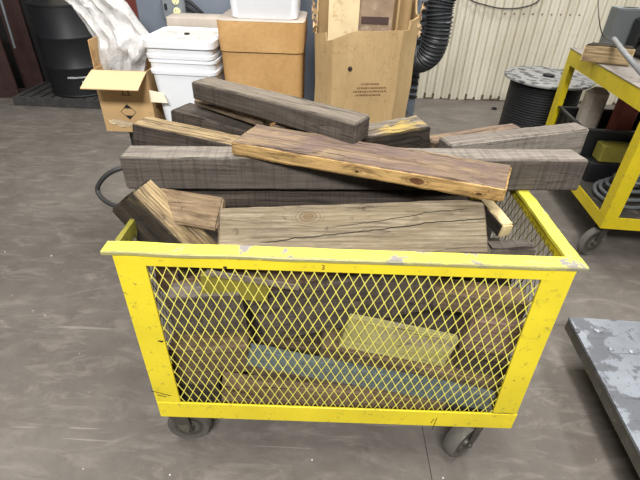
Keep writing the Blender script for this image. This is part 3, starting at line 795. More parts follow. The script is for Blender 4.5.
def scaster(x, y, rz):
    e = caster(0, 0, rz, sc_, 0.242, 0.098, 0.042, 'castrub', ex=0.045); e.location = (x, y, 0); return e
scaster(0.075, 0.095, math.radians(205)); scaster(SW - 0.13, 0.11, 0.4); scaster(0.11, SL - 0.16, 1.0); scaster(SW - 0.11, SL - 0.16, 2.0)
scm = Matrix.Translation((1.651, 2.229, 0)) @ Matrix.Rotation(SA, 4, 'Z')
def sloc(x, y, z): return scm @ V((x, y, z))

# on the shelf cart
m = MB()
blk = board('wood_block', 'square wood block with golden end on the shop cart top', at(590, 44.5, SZ + 0.108), at(636, 49, SZ + 0.108), 0.10, 0.10, ('char', 'golden', 'goldspot'), cat='wood block', endcut=(0.5, 0))
def rbox(name, label, cat, loc, size, rz, mat, bev=0.004, parts=None, tilt=0.0):
    m = MB(); m.box((-size[0] / 2, -size[1] / 2, 0), (size[0] / 2, size[1] / 2, size[2]), bev=bev)
    o = m.build(name, M[mat]); o.location = loc; o.rotation_euler = (tilt, 0, rz)
    tag(o, label, cat); return o
pb = at(611, 36, SZ + 0.10); 
gb = empty('switch_box', (pb.x + 0.07, pb.y + 0.03, SZ + 0.006), SA, label='grey metal switch box with an open top, standing on the shop cart', cat='switch box')
m = MB()
m.box((-0.09, -0.06, 0.0), (0.10, 0.06, 0.262), bev=0.004); lp(m, 'body', M['greybox'], parent=gb)
m = MB(); m.box((-0.088, -0.058, 0.2625), (0.098, 0.058, 0.267)); m.build('cover', M['galv'], gb)
m = MB(); m.lathe([(0.05, 0), (0.05, 0.001), (0.001, 0.0012)], 20, mat=Matrix.Translation((0.01, 0.0, 0.268)) @ Matrix.Diagonal((1, 0.45, 1, 1))); m.build('hole', M['cable'], gb)
rb = rbox('red_block', 'faded red block lying between wood block and black tool on the shop cart', 'block', (pb.x + 0.19, pb.y - 0.10, SZ + 0.09), (0.11, 0.05, 0.04), SA, 'pinkred')
m = MB(); a = at(614, 39, SZ + 0.15); b = at(627, 56, SZ + 0.12); c = at(645, 77, SZ + 0.03)
m.tube(smooth_path([a, b, c], 10), 0.014, 12)
tag(m.build('pipe', M['greypipe'], origin=b), 'bent grey pipe lying over the shop cart edge', 'pipe')
m = MB(); pk = at(636, 60, SZ + 0.01)
m.box((pk.x + 0.03, pk.y - 0.05, SZ + 0.006), (pk.x + 0.28, pk.y + 0.25, SZ + 0.25), bev=0.03)
m.tube([(pk.x + 0.03, pk.y, SZ + 0.2), (pk.x + 0.0, pk.y + 0.06, SZ + 0.14), (pk.x + 0.04, pk.y + 0.12, SZ + 0.05)], 0.012, 8)
tag(m.build('machine_motor', M['black_plastic'], origin=pk), 'black motor housing at the right edge on the shop cart', 'motor')

# black crate on the lower shelf
def crate(lx, ly, w_, d_, z0, z1, label):
    e = empty('crate', sloc(lx + w_ / 2, ly + d_ / 2, z0), SA, label=label, cat='crate')
    hx, hy, h = w_ / 2, d_ / 2, z1 - z0; t = 0.006
    m = MB()
    m.box((-hx, -hy, 0), (hx, hy, t))
    m.box((-hx, -hy, t), (hx, -hy + t, h)); m.box((-hx, hy - t, t), (hx, hy, h)); m.box((-hx, -hy + t, t), (-hx + t, hy - t, h)); m.box((hx - t, -hy + t, t), (hx, hy - t, h))
    for s in (-1, 1):
        for k in range(5):
            yy = -hy + d_ * (k + 0.5) / 5
            m.box((s * (hx + 0.001), yy - 0.006, 0.02), (s * (hx + 0.008), yy + 0.006, h - 0.02))
    m.build('tub', M['black_plastic'], e)
    m = MB(); q = 0.014
    m.box((-hx - q, -hy - q, h), (hx + q, -hy + 0.008, h + 0.012)); m.box((-hx - q, hy - 0.008, h), (hx + q, hy + q, h + 0.012))
    m.box((-hx - q, -hy + 0.0085, h), (-hx + 0.008, hy - 0.0085, h + 0.012)); m.box((hx - 0.008, -hy + 0.0085, h), (hx + q, hy - 0.0085, h + 0.012))
    m.build('rim', M['hose'], e)
crate(0.05, 0.69, 0.58, 0.46, 0.285, 0.585, 'black plastic crate on the lower shelf of the shop cart')
ye = rbox('tool_case', 'yellow tool case in front of the black crate on the shop cart', 'case', sloc(0.31, 0.60, 0.421), (0.34, 0.11, 0.115), SA, 'olive', 0.008)
rbox('tray', 'low black tray under the yellow tool case on the shop cart', 'tray', sloc(0.33, 0.60, 0.281), (0.46, 0.13, 0.138), SA, 'black_plastic', 0.008)
rb2 = rbox('red_can', 'dull red can standing inside the black crate of the shop cart', 'can', sloc(0.40, 0.93, 0.292), (0.14, 0.1, 0.47), SA, 'pinkred', 0.02)
rb3 = rbox('jug', 'grey white jug standing in the black crate beside the dull red can', 'jug', sloc(0.19, 0.98, 0.292), (0.14, 0.12, 0.50), SA, 'greystone', 0.03)
m = MB()
for k in range(5):
    cx, cy, rr = 0.24 + 0.03 * k, 0.33 + 0.02 * k, 0.145 - 0.010 * k
    pth = [sloc(cx + rr * 1.1 * math.cos(a_ / 24 * 2 * PI), cy + rr * math.sin(a_ / 24 * 2 * PI), 0.312 + 0.027 * k + 0.02 * math.sin(a_ / 24 * 2 * PI + k)) for a_ in range(24)]
    m.tube(pth, 0.0115, 8, closed=True)
tag(m.build('coiled_hose', M['greybox'], origin=sloc(0.2, 0.3, 0.29)), 'dark grey coiled hose on the lower shelf of the shop cart', 'hose')

# cable reel
rc = at(548.5, 76, 0.677)
rx, ry = rc.x, rc.y
reel = empty('cable_reel', (rx, ry, 0), label='upright reel of black cable with patchy silver flange near the ribbed wall', cat='cable reel')
R_ = 0.355
m = MB(); m.lathe([(0.045, 0.655), (R_ - 0.004, 0.655), (R_, 0.66), (R_, 0.672), (R_ - 0.004, 0.677), (0.055, 0.677), (0.045, 0.66)], 48); m.build('flange', M['reel'], reel)
m = MB(); m.lathe([(0.001, 0.0), (R_, 0.0), (R_, 0.02), (0.001, 0.02)], 48); m.build('flange', M['reel'], reel)
m = MB(); m.lathe([(0.044, 0.02), (0.044, 0.69), (0.001, 0.69)], 20); m.build('core', M['cable'], reel)
m = MB(); prof = []
for k in range(30):
    z = 0.022 + k * 0.021
    for q in (0, 0.35, 0.65, 1.0):
        prof.append((0.285 + 0.008 * math.sin(PI * q), z + 0.021 * q))
m.lathe(prof, 40); m.build('cable_winding', M['cable'], reel)

# wires on the wall
m = MB()
pw = smooth_path([aty(u, v, WY - 0.04) for u, v in ((463, -16), (470, -1), (485, 5), (503, 8.5), (522, 7.5), (538, 1), (549, -16))])
m.tube(pw, 0.008, 6); tag(m.build('wire', M['wire'], origin=pw[20]), 'thin dark wire hanging in a shallow loop on the ribbed wall', 'wire')
m = MB()
pw = smooth_path([at(598, -12, 1.38), at(598.5, 12, 1.27), at(600.5, 28, 1.18), at(604, 37, 1.12), at(611, 41, SZ + 0.12)])
m.tube(pw, 0.0032, 6); tag(m.build('wire', M['wire'], origin=pw[20]), 'thin dark wire dropping to the pipe end on the shop cart', 'wire')

# ---------------------------------------------------------------- bench with cartons
BZ = 0.835
bench = empty('work_bench', (-0.3, 2.15, 0), label='low dark-legged bench behind the cart carrying the cartons', cat='bench')
bx0, bx1, by0, by1 = -0.95, 0.46, 2.04, 2.42
m = MB(); m.box((bx0, by0, BZ - 0.03), (bx1, by1, BZ), bev=0.003); part(m, 'bench_top', M['steel_dk'], bench)
for x in (bx0 + 0.005, bx1 - 0.08):
    for y in (by0 + 0.01, by1 - 0.06):
        m = MB(); m.box((x, y, 0), (x + 0.03, y + 0.03, BZ - 0.031)); part(m, 'leg', M['black_plastic'], bench)

# open carton
cA = at(107, 134, BZ); yA = 1.98
bxo = empty('open_carton', (-0.87, 2.10, BZ + 0.001), label='open cardboard carton with plastic bag spilling out, left end of bench', cat='box')
x0c, x1c, y0c, y1c, zb, ztp = -1.012, -0.775, 1.975, 2.22, BZ + 0.002, 1.112
m = MB(); t = 0.005
m.box((x0c, y0c, zb), (x1c, y1c, zb + t)); m.box((x0c, y0c, zb + t), (x1c, y0c + t, ztp)); m.box((x0c, y1c - t, zb + t), (x1c, y1c, ztp))
m.box((x0c, y0c + t, zb + t), (x0c + t, y1c - t, ztp)); m.box((x1c - t, y0c + t, zb + t), (x1c, y1c - t, ztp))
part(m, 'body', M['cardboard'], bxo)
def flap(a, b, dv, t=0.004, bend=0.006, lab=None, mat='card_flap'):
    a = V(a); b = V(b); dv = V(dv); nrm = (b - a).cross(dv).normalized() * t
    n_ = 6; rs = []
    for i in range(n_ + 1):
        s = i / n_; off = dv * s + V((0, 0, -bend * s * s))
        rs.append([a + off, b + off, b + off + nrm, a + off + nrm])
    m = MB(); m.rings(rs, 0, True, True, False); part(m, 'flap', M[mat], bxo, lab)
fo = aty(81.7, 85.4, 1.80) - aty(91.5, 69, 1.975)
flap((x0c, y0c - 0.001, ztp), (x1c, y0c - 0.001, ztp), (0.008, -0.145, -0.026), bend=0.010, lab='clean tan front flap folded outward')
flap((x0c, y1c, ztp), (x0c, y0c + 0.03, ztp), (0.004, 0, 0.12), mat='cardboard')
flap((x1c, y1c + 0.001, ztp), (x0c, y1c + 0.001, ztp), (0, 0.04, 0.06), mat='cardboard')
# printed marks: two arrows with bar, and a diamond
def decal(mb, pts2, u, v, y, th=0.0006):
    # polygon points (dx,dz) in metres around the world point seen at pixel u,v on plane y
    p = aty(u, v, y); n_ = len(pts2)
    f = [p + V((a, 0, b)) for a, b in pts2]; g = [q + V((0, -th, 0)) for q in f]
    mb.add(f + g, [tuple(range(n_)), tuple(reversed(range(n_, 2 * n_)))] + [(i, i + n_, (i + 1) % n_ + n_, (i + 1) % n_) for i in range(n_)])
yb = y0c - 0.0002; m = MB()
decal(m, [(-0.022, -0.002), (0.022, -0.002), (0.022, 0.001), (-0.022, 0.001)], 126, 95, yb)
part(m, 'printed_bar', M['print_black'], bxo)
for dx in (-0.012, 0.012):
    m = MB()
    decal(m, [(dx - 0.002, 0.003), (dx + 0.002, 0.003), (dx + 0.002, 0.02), (dx + 0.006, 0.02), (dx, 0.03), (dx - 0.006, 0.02), (dx - 0.002, 0.02)], 126, 95, yb)
    part(m, 'printed_arrow', M['print_black'], bxo)
S = 0.036; m = MB()
for (q) in ([(-S, 0), (0, -S), (0, -S + 0.003), (-S + 0.003, 0)], [(0, -S), (S, 0), (S - 0.003, 0), (0, -S + 0.003)], [(S, 0), (0, S), (0, S - 0.003), (S - 0.003, 0)], [(0, S), (-S, 0), (-S + 0.003, 0), (0, S - 0.003)],
            [(-0.017, 0.016), (0.017, 0.016), (0, 0.033)], [(-0.017, -0.016), (0, -0.033), (0.017, -0.016)]):
    decal(m, q, 128.5, 112, yb)
part(m, 'printed_diamond', M['print_black'], bxo)
# clear tape scrap on the carton front
m = MB(); vs = []; pc = aty(121, 121.5, yb)
for j in range(6):
    for i in range(11):
        px = -0.055 + i * 0.011 + 0.006 * noise.noise(V((j * 1.7, i * 0.9, 3))); pz_ = (j - 2.5) * 0.007 * (1 - 0.5 * abs(i - 5) / 5) - i * 0.0012 + 0.008 * noise.noise(V((i * 0.8, j * 1.3, 8)))
        vs.append(pc + V((px, -0.0015 - 0.010 * abs(noise.noise(V((i * 1.1, j * 1.4, 1)))), pz_)))
m.add(vs, [(j * 11 + i, j * 11 + i + 1, (j + 1) * 11 + i + 1, (j + 1) * 11 + i) for j in range(5) for i in range(10)])
part(m, 'tape_scrap', simple('clear_tape', 'c4b293', 0.2), bxo, 'shiny crumpled tape')

# plastic bag rising out of the carton
def skin(name, label, cat, rows, mat, n=40, amp=0.02, seed=0.0):
    """rows: list of (px_left, px_right, v, y, thickness)"""
    m = MB(); rs = []; tot = []
    # densify rows
    for i in range(len(rows) - 1):
        for k in range(7):
            t = k / 7; tot.append([a + (b - a) * t for a, b in zip(rows[i], rows[i + 1])])
    tot.append(list(rows[-1]))
    for (ul, ur, v, y, th) in tot:
        L = aty(ul, v, y); Rr = aty(ur, v, y); ring = []
        for k in range(n):
            a_ = 2 * PI * k / n; s = (1 - math.cos(a_)) / 2
            p = L.lerp(Rr, s) + V((0, -math.sin(a_) * th, 0))
            q = V(((p.x + p.z * 0.35) * 16 + seed, p.y * 10, p.z * 5))
            fold = math.sin(s * 23 + 4 * noise.noise(q * 0.6)) * (0.6 + noise.noise(q * 0.4))
            d = (abs(noise.noise(q)) * 2.2 - 0.7 + fold * 1.3 + 0.8 * abs(noise.noise(q * 2.4))) * amp
            p += V((noise.noise(q + V((9, 9, 9))) * amp * 0.6, -d if math.sin(a_) > 0 else d, noise.noise(q * 1.3) * amp * 0.6))
            ring.append(p)
        rs.append(ring)
    m.rings(rs, 0, True, True, True)
    c = rs[0][0]
    o = m.build(name, M[mat], origin=c); tag(o, label, cat); return o
skin('plastic_bag', 'crumpled clear white plastic bag rising out of the open carton', 'plastic bag',
     [(100, 144, 76, 2.09, 0.03), (99, 145, 62, 2.10, 0.05), (97, 151, 46, 2.11, 0.06), (95, 151, 36, 2.12, 0.05), (86, 139, 22, 2.13, 0.04), (75, 129, 8, 2.14, 0.04), (66, 122, 0, 2.15, 0.04), (52, 110, -14, 2.16, 0.03)], 'bag', amp=0.014)

# bucket stack
def bucket(loc, label, z0, lid=False, body=True):
    e = empty('square_bucket', loc, math.radians(-3), label=label, cat='bucket', group=None)
    m = MB(); H_ = 0.33
    m.rrect([(0, 0.118, 0.118, 0.035), (0.004, 0.122, 0.122, 0.035), (H_ - 0.06, 0.140, 0.140, 0.035), (H_ - 0.059, 0.146, 0.146, 0.037), (H_ - 0.045, 0.147, 0.147, 0.037), (H_ - 0.044, 0.142, 0.142, 0.036),
             (H_ - 0.012, 0.143, 0.143, 0.036), (H_ - 0.011, 0.148, 0.148, 0.038), (H_, 0.148, 0.148, 0.038), (H_, 0.140, 0.140, 0.034), (0.01, 0.116, 0.116, 0.03)], cap1=True)
    m.build('body', M['white_pl'], e)
    if lid:
        m = MB()
        m.rrect([(H_ + 0.001, 0.150, 0.150, 0.04), (H_ - 0.016, 0.1525, 0.1525, 0.042), (H_ + 0.012, 0.1535, 0.1535, 0.042), (H_ + 0.018, 0.148, 0.148, 0.04), (H_ + 0.018, 0.134, 0.134, 0.034), (H_ + 0.010, 0.130, 0.130, 0.032)], cap0=False)
        l = m.build('lid', M['white_pl'], e)
        m = MB(); m.rrect([(H_ + 0.0105, 0.115, 0.115, 0.03), (H_ + 0.013, 0.113, 0.113, 0.03), (H_ + 0.013, 0.001, 0.001, 0.0002)], cap1=False); m.build('lid_panel', M['dust_lid'], l)
        m = MB(); m.lathe([(0.012, H_ + 0.013), (0.012, H_ + 0.019), (0.001, H_ + 0.020)], 12); m.build('lid_plug', M['print_black'], l)
    return e
bkx, bky = -0.608, 2.10
bucket((bkx, bky, BZ + 0.002), 'white square bucket holding the lidded bucket nested inside it', 0)
bk2 = bucket((bkx - 0.006, bky, BZ + 0.066), 'white lidded square bucket, nested on top of its stack', 0, True)
# paper tag
m = MB(); a = aty(149, 90, 1.945); b = aty(163, 93, 1.945); c = aty(168, 103, 1.94); d = aty(151, 102, 1.94)
m.hexa([a, d, c, b] + [q + V((0, -0.001, 0)) for q in (a, d, c, b)])
pt = m.build('paper_tag', M['paper'], origin=a); tag(pt, 'creased cream paper tag leaning on the white buckets', 'paper tag')
m = MB()
for k in range(3):
    p = aty(151.5, 94 + 2.4 * k, 1.9435); 
    for j in range(9): m.box((p.x + j * 0.006, p.y - 0.0004, p.z - 0.0008 - j * 0.0004), (p.x + j * 0.006 + 0.003 + 0.002 * random.random(), p.y, p.z + 0.0008 - j * 0.0004))
o = m.build('print_lines', M['print_black'], pt); o.data.transform(Matrix.Translation(-a))

# dusty carton behind buckets
m = MB(); m.box((-0.755, 2.275, 0.843 - 0.006), (-0.47, 2.41, 1.285), bev=0.004)
tag(m.build('carton', [M['greystone']], origin=(-0.6, 2.34, BZ)), 'carton with dusty grey top behind the white buckets', 'box')

# fibre box with telescoping lid
fx, fy = -0.278, 2.16
fb = empty('fibre_box', (fx, fy, BZ + 0.001), label='large tan fibreboard box with rounded corners and deep lid', cat='box')
m = MB(); m.rrect([(0.0, 0.170, 0.150, 0.035), (0.36, 0.176, 0.156, 0.035)], seg=6); m.build('body', M['fibre'], fb)
m = MB(); m.rrect([(0.365, 0.180, 0.160, 0.037), (0.475, 0.184, 0.162, 0.037), (0.484, 0.183, 0.161, 0.037)], seg=6, cap0=False, cap1=False)
ld = m.build('lid', M['fibre'], fb)
m = MB(); m.rrect([(0.4845, 0.184, 0.162, 0.037), (0.488, 0.180, 0.158, 0.035)], seg=6); m.build('lid_top', M['greystone'], ld)
wp = empty('white_tub', (-0.263, 2.13, BZ + 0.4895), label='white plastic tub standing on the tan fibreboard box', cat='tub')
m = MB(); m.rrect([(0.0, 0.132, 0.095, 0.03), (0.006, 0.138, 0.10, 0.032), (0.20, 0.152, 0.112, 0.036), (0.20, 0.147, 0.107, 0.034), (0.01, 0.13, 0.093, 0.03)], seg=6, cap1=True); m.build('body', M['white_pl'], wp)
m = MB(); m.rrect([(0.185, 0.1525, 0.1125, 0.036), (0.185, 0.162, 0.122, 0.04), (0.20, 0.162, 0.122, 0.04), (0.20, 0.1525, 0.1125, 0.036)], seg=6, cap0=False, cap1=False); m.build('rim', M['white_pl'], wp)

# torn corrugated barrel carton
gx, gy = 0.168, 2.165
gl = empty('torn_carton', (gx, gy, BZ + 0.001), label='tall torn-open eight-sided corrugated carton behind the pile', cat='box')
def octo(hw, hd, c, z): 
    return [V(p) for p in ((hw - c, -hd, z), (hw, -hd + c, z), (hw, hd - c, z), (hw - c, hd, z), (-hw + c, hd, z), (-hw, hd - c, z), (-hw, -hd + c, z), (-hw + c, -hd, z))]
def octdense(hw, hd, c, z, n=14):
    o = octo(hw, hd, c, z); out = []
    for i in range(8):
        for k in range(n): out.append(o[i].lerp(o[(i + 1) % 8], k / n))
    return out
m = MB(); rs = []
Ht = 0.455
def topz(p):
    s = p.x / 0.21
    front = max(0.0, min(1.0, (0.10 - p.y) / 0.12))
    z = Ht + 0.02 * s + 0.018 * s * s * s + 0.012 * math.cos(s * 3)
    z += (1 - front) * 0.24
    if abs(p.x) > 0.17: z += 0.035
    return z + noise.noise(p * 9) * 0.008
levels = [0.0, 0.12, 0.24, 0.36, 1.0]
for li, lv in enumerate(levels):
    ring = []
    for p in octdense(0.213 + 0.012 * min(lv, 0.4), 0.185, 0.075, 0):
        q = V((p.x, p.y, 0)); z = lv * 1.0 if lv < 1 else topz(p)
        k = 1 + noise.noise(V((p.x * 4, p.y * 4, z * 6))) * 0.03 * (lv > 0)
        ring.append(V((q.x * k, q.y * k, z)))
    rs.append(ring)
inner = [[V((p.x * 0.965, p.y * 0.965, p.z if i else p.z)) for p in r] for i, r in enumerate(rs)]
m.rings(rs + list(reversed(inner)), 0, True, False, False)
m.build('body', M['barrel'], gl)
# inner liner boards, paper stuffing and printed strip
m = MB(); m.box((-0.165, 0.02, 0.02), (-0.03, 0.028, 0.62)); m.build('liner_panel', M['liner'], gl)['label'] = 'tan inner cardboard panel'
m = MB(); m.box((-0.03, 0.06, 0.02), (0.125, 0.07, 0.64)); m.build('liner_panel', simple('brown_liner', '8d7964', 0.8, var=0.2, scale=14, dirt='b0a08a'), gl)['label'] = 'grey brown inner panel'
m = MB(); m.box((0.135, 0.0, 0.02), (0.143, 0.09, 0.62)); m.build('liner_panel', M['barrel'], gl)
m = MB(); pp = aty(375, 20, gy + 0.058)
m.box((pp.x - gx - 0.062, 0.056, pp.z - BZ - 0.018), (pp.x - gx + 0.062, 0.0595, pp.z - BZ + 0.012)); 
m.build('printed_strip', simple('dark_maroon_strip', '43302c', 0.7), gl)['label'] = 'dark maroon printed strip'
# torn edges
for (ux, sd) in ((-0.222, 1), (0.222, 2)):
    m = MB()
    for k in range(26):
        z = 0.44 + 0.012 * k + 0.01 * random.random(); r = 0.010 + 0.010 * random.random()
        a = V((ux + (random.random() - 0.5) * 0.012, -0.10 + (random.random() - 0.5) * 0.02, z))
        b1 = a + V((r * (random.random() - 0.5) * 2, -r * random.random(), r)); c1 = a + V((r * random.random(), r, -r * 0.3)); d1 = a + V((-r * 0.5, -r * 0.8, -r * 0.6))
        m.add([a, b1, c1, d1], [(0, 1, 2), (0, 2, 3), (0, 3, 1), (1, 3, 2)])
    m.build('torn_edge', M['card_flap'], gl)['label'] = 'pale torn fringe'
# stamp marks (illegible red print) and puncture
m = MB()
for row, (v, u0, u1) in enumerate(((84, 361, 378), (88, 357, 386), (91.5, 353, 384), (95, 356, 380))):
    u = u0
    while u < u1:
        L_ = 1.0 + 1.4 * random.random(); p = aty(u, v - (u - u0) * 0.02, gy - 0.1955); dz = 0.0035
        m.box((p.x - gx, p.y - gy - 0.0006, p.z - BZ - dz / 2), (p.x - gx + L_ * 0.0042, p.y - gy, p.z - BZ + dz / 2))
        u += L_ + 0.6
m.build('stamp', M['print_brown'], gl)['label'] = 'faded reddish stamp'
m = MB(); p = aty(350, 69, gy - 0.196); m.lathe([(0.010, 0), (0.006, 0.002), (0.001, 0.002)], 7, mat=Matrix.Translation((p.x - gx, p.y - gy, p.z - BZ)) @ Matrix.Rotation(PI / 2, 4, 'X')); m.build('puncture', M['print_black'], gl)

# blue-grey cabinet with outlet
cab = empty('metal_cabinet', (-0.22, 2.6, 0), label='tall blue-grey steel cabinet behind the bench', cat='cabinet')
m = MB(); m.box((-0.955, 2.46, 0.06), (0.50, 2.85, 2.3), bev=0.006); part(m, 'body', M['bluegrey'], cab)
m = MB(); m.box((-0.94, 2.48, 0.0), (0.48, 2.83, 0.059)); part(m, 'plinth', M['print_black'], cab)
m = MB()
for x in (-0.04, 0.435): m.box((x, 2.440, 0.1), (x + 0.018, 2.459, 2.25))
part(m, 'door_edge', M['bluegrey'], cab)
for k in range(14):
    m = MB(); m.box((0.46, 2.438, 0.9 + k * 0.035), (0.497, 2.459, 0.91 + k * 0.035))
    part(m, 'vent_louvre', M['print_black'], cab)
ob_ = empty('outlet_box', (0, 0, 0), label='grey metal outlet box with two cream sockets on the blue-grey cabinet', cat='outlet')
po = aty(172, 7, 2.40); ob_.location = po
m = MB(); m.box((-0.055, 0.0, -0.065), (0.06, 0.058, 0.075), bev=0.012); m.build('housing', M['galv'], ob_)
for dz in (0.028, -0.018):
    m = MB(); m.lathe([(0.017, 0), (0.017, 0.004), (0.016, 0.005), (0.001, 0.005)], 20, mat=Matrix.Translation((0.022, 0, dz)) @ Matrix.Rotation(PI / 2, 4, 'X'))
    s_ = m.build('socket', M['outlet'], ob_)
    m = MB()
    for sx in (-0.006, 0.006): m.box((0.022 + sx - 0.001, -0.0062, dz - 0.001), (0.022 + sx + 0.001, -0.0052, dz + 0.008))
    m.lathe([(0.0025, 0.005), (0.0025, 0.0062), (0.0001, 0.0062)], 8, mat=Matrix.Translation((0.022, 0, dz - 0.009)) @ Matrix.Rotation(PI / 2, 4, 'X'))
    m.build('slots', M['print_black'], s_)
m = MB(); m.box((-0.036, -0.006, -0.012), (-0.024, -0.0005, 0.014)); m.build('switch', M['print_black'], ob_)
m = MB(); m.tube([(0.061, 0.03, 0.03), (0.085, 0.03, 0.02), (0.11, 0.025, 0.0), (0.14, 0.03, -0.03), (0.16, 0.04, -0.05)], 0.008, 8)
m.tube([(0.061, 0.03, 0.0), (0.09, 0.02, -0.01), (0.12, 0.03, -0.04)], 0.008, 8); m.build('cord', M['cable'], ob_)

# corrugated hose
m = MB(); hp = [V((0.56, 2.26, 1.9)), V((0.558, 2.25, 1.6)), aty(442, 0, 2.24), aty(439, 22, 2.23), aty(435.5, 40, 2.23), aty(429, 54, 2.26), aty(418, 60, 2.33), aty(406, 57, 2.39)]
path = smooth_path(hp, 26)
acc = [0]
for i in range(1, len(path)): acc.append(acc[-1] + (path[i] - path[i - 1]).length)
tot = acc[-1]; NN = int(tot / 0.0032); fp = []; j = 0
for i in range(NN + 1):
    s = tot * i / NN
    while j < len(acc) - 2 and acc[j + 1] < s: j += 1
    fp.append(path[j].lerp(path[j + 1], (s - acc[j]) / max(1e-6, acc[j + 1] - acc[j])))
m.tube(fp, lambda i: 0.058 + 0.0050 * math.sin(i * 0.0032 / 0.0145 * 2 * PI), 24)
tag(m.build('corrugated_hose', M['hose'], origin=hp[4]), 'fat black corrugated hose hanging beside the torn carton', 'hose')

# ---------------------------------------------------------------- far left: drum, platform, columns
pf = at(12, 97, 0.09)
plat = empty('drum_platform', (-2.9, 4.9, 0), label='low black spill platform under the black drum', cat='platform')
ax = at(98, 105, 0.03); fa = at(12, 97, 0.09); fb2 = at(99, 101, 0.09)
de = (fb2 - fa).normalized(); dn = V((-de.y, de.x, 0))
m = MB(); L2 = 1.45
m.rings([[fa + V((0, 0, -0.088)), fa + de * L2 + V((0, 0, -0.088)), fa + de * L2 + dn * 0.75 + V((0, 0, -0.088)), fa + dn * 0.75 + V((0, 0, -0.088))],
         [fa, fa + de * L2, fa + de * L2 + dn * 0.75, fa + dn * 0.75]], 0, True, True, False)
part(m, 'deck', M['blackslab'], plat)
m = MB()
for k in range(12):
    a = fa + de * (0.06 + k * 0.115) + dn * 0.03
    quadbox(m, a, de, -dn * -1, 0.02, 0.66, 0.0905, 0.096)
part(m, 'grating', M['print_black'], plat)
dpos = fa + de * 0.66 + dn * 0.37
dc = aty(71, 80, 4.72)
DR = 0.32
drum = empty('oil_drum', (dpos.x - 0.05, dpos.y, 0.097), label='black steel drum standing on the low black platform', cat='drum')
m = MB(); prof = [(DR - 0.004, 0.0), (DR + 0.005, 0.002), (DR + 0.005, 0.012), (DR, 0.018)]
for zc in (0.29, 0.58):
    prof += [(DR, zc - 0.022), (DR + 0.008, zc - 0.010), (DR + 0.010, zc), (DR + 0.008, zc + 0.010), (DR, zc + 0.022)]
prof += [(DR, 0.86), (DR + 0.005, 0.865), (DR + 0.005, 0.88), (DR - 0.004, 0.882), (DR - 0.006, 0.868), (0.002, 0.868)]
m.lathe(prof, 64); m.build('body', M['drum'], drum)
def arc_mark(z, a0, a1, h):
    n_ = 3; vs = []
    for i in range(n_ + 1):
        a = a0 + (a1 - a0) * i / n_
        for zz in (z, z + h): vs.append((math.cos(a) * (DR + 0.0025), math.sin(a) * (DR + 0.0025), zz))
        for zz in (z, z + h): vs.append((math.cos(a) * (DR + 0.0005), math.sin(a) * (DR + 0.0005), zz))
    fs = [(4 * i, 4 * i + 4, 4 * i + 5, 4 * i + 1) for i in range(n_)] + [(4 * i + 2, 4 * i + 3, 4 * i + 7, 4 * i + 6) for i in range(n_)]
    m.add(vs, fs)
base = math.atan2(-dpos.y, -dpos.x)
for (z, a0, a1, h) in ((0.195, -0.42, 0.50, 0.020), (0.150, -0.02, 0.42, 0.016)):
    a = a0; m = MB()
    while a < a1:
        wd = 0.022 + 0.02 * random.random(); arc_mark(z + random.random() * 0.003, base + a, base + a + wd, h * (0.7 + 0.3 * random.random())); a += wd + 0.014
    m.build('white_print', M['print_white'], drum)
m = MB()
arc_mark(0.095, base + 0.12, base + 0.24, 0.034); m.build('white_emblem', M['print_white'], drum); m = MB(); arc_mark(0.10, base + 0.36, base + 0.43, 0.026)
m.build('white_emblem', M['print_white'], drum)

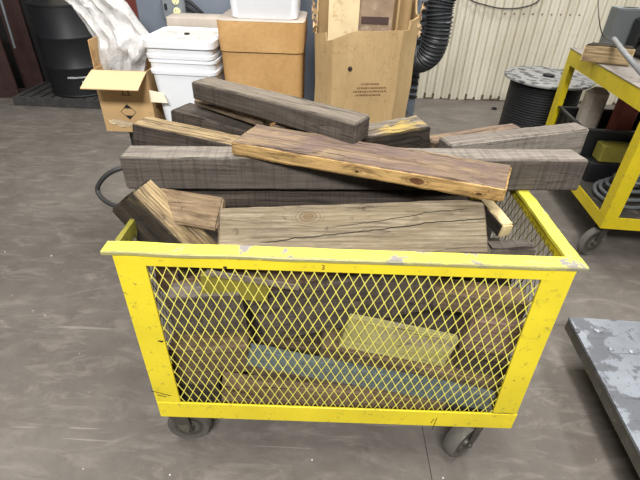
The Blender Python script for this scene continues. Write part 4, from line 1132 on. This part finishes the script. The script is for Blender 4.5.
def column(name, label, base_px, w_, d_, mat, z=0.0, h=3.4, flange=0.02, rz=0.0):
    p = at(base_px[0], base_px[1], z)
    e = None
    m = MB()
    m.box((0, 0, 0), (w_, flange, h)); m.box((0, d_ - flange, 0), (w_, d_, h)); m.box((w_ / 2 - flange / 2, flange, 0), (w_ / 2 + flange / 2, d_ - flange, h))
    o = m.build(name, M[mat]); o.location = (p.x, p.y, 0.001); o.rotation_euler = (0, 0, rz)
    tag(o, label, 'column'); return o
column('steel_column', 'dark brown steel column behind the black drum', (26, 90), 0.235, 0.3, 'brownsteel', rz=0.05)
m = MB(); p = at(48, 83, 0); m.box((-0.03, -0.02, 0), (0.03, 0.02, 3.4), bev=0.004); o = m.build('conduit', M['olivestrip']); o.location = (p.x + 0.03, p.y - 0.05, 0.001); tag(o, 'olive painted strip running up beside the brown column', 'conduit')
m = MB(); p = at(-14, 98, 0); m.box((0, 0, 0), (0.36, 0.03, 0.62)); m.hexa([(0, 0, 0.62), (0.36, 0, 0.62), (0.36, 0.03, 0.62), (0, 0.03, 0.62), (0, 0, 0.9), (0.1, 0, 0.9), (0.1, 0.03, 0.9), (0, 0.03, 0.9)])
o = m.build('steel_plate', M['brownsteel']); o.location = (p.x, p.y, 0.001); o.rotation_euler = (0, 0, 0.15); tag(o, 'dark brown gusset plate at the far left edge', 'plate')
m = MB(); m.box((0, 0, 0), (1.9, 0.03, 3.4)); o = m.build('dark_partition', simple('near_black_partition', '151314', 0.8)); o.location = (-4.9, 5.30, 0.001); tag(o, 'black partition panel behind the drum and columns', 'panel')
m = MB(); pa = aty(0, -2, 5.0); pb_ = aty(15, 48, 5.0); m.tube([pa + (pa - pb_) * 0.6, pa, pb_], 0.012, 8); tag(m.build('metal_rod', M['galv'], origin=pb_), 'thin silvery rod in front of the dark gap at far left', 'rod')
# dark red upright beside the cabinet
p = aty(128, 5, 2.75); m = MB(); m.box((0, 0, 0), (0.14, 0.012, 2.6)); m.box((0.064, 0.012, 0), (0.076, 0.12, 2.6)); m.box((0, 0.12, 0), (0.14, 0.132, 2.6))
o = m.build('steel_column', M['redsteel']); o.location = (-1.125, 2.75, 0.001); tag(o, 'dark red steel upright left of the blue-grey cabinet', 'column')
# pebble on the floor by the wall
m = MB(); p = at(494, 109.5, 0.0); m.lathe([(0.001, 0), (0.03, 0.004), (0.034, 0.014), (0.02, 0.026), (0.001, 0.03)], 9, mat=Matrix.Translation(p) @ Matrix.Diagonal((1, 0.7, 1, 1)))
tag(m.build('debris', M['print_black'], origin=p), 'small dark lump lying on the floor before the ribbed wall', 'debris')
# loose chips on the floor in front
for i, (u, v) in enumerate(((170, 475), (443, 478), (312, 400 + 60), (5, 252))):
    p = at(u, v, 0.0); m = MB(); r = 0.004
    m.lathe([(0.0005, 0), (r, 0.001), (r * 0.8, 0.003), (0.0005, 0.004)], 6, mat=Matrix.Translation(p))
    tag(m.build('chip', M['print_white'], origin=p), ('white speck on the floor below the left of the cart', 'white speck on the floor at the bottom edge right of centre', 'white speck on the floor under the middle of the cart', 'white speck on the floor at the far left edge')[i], 'debris')
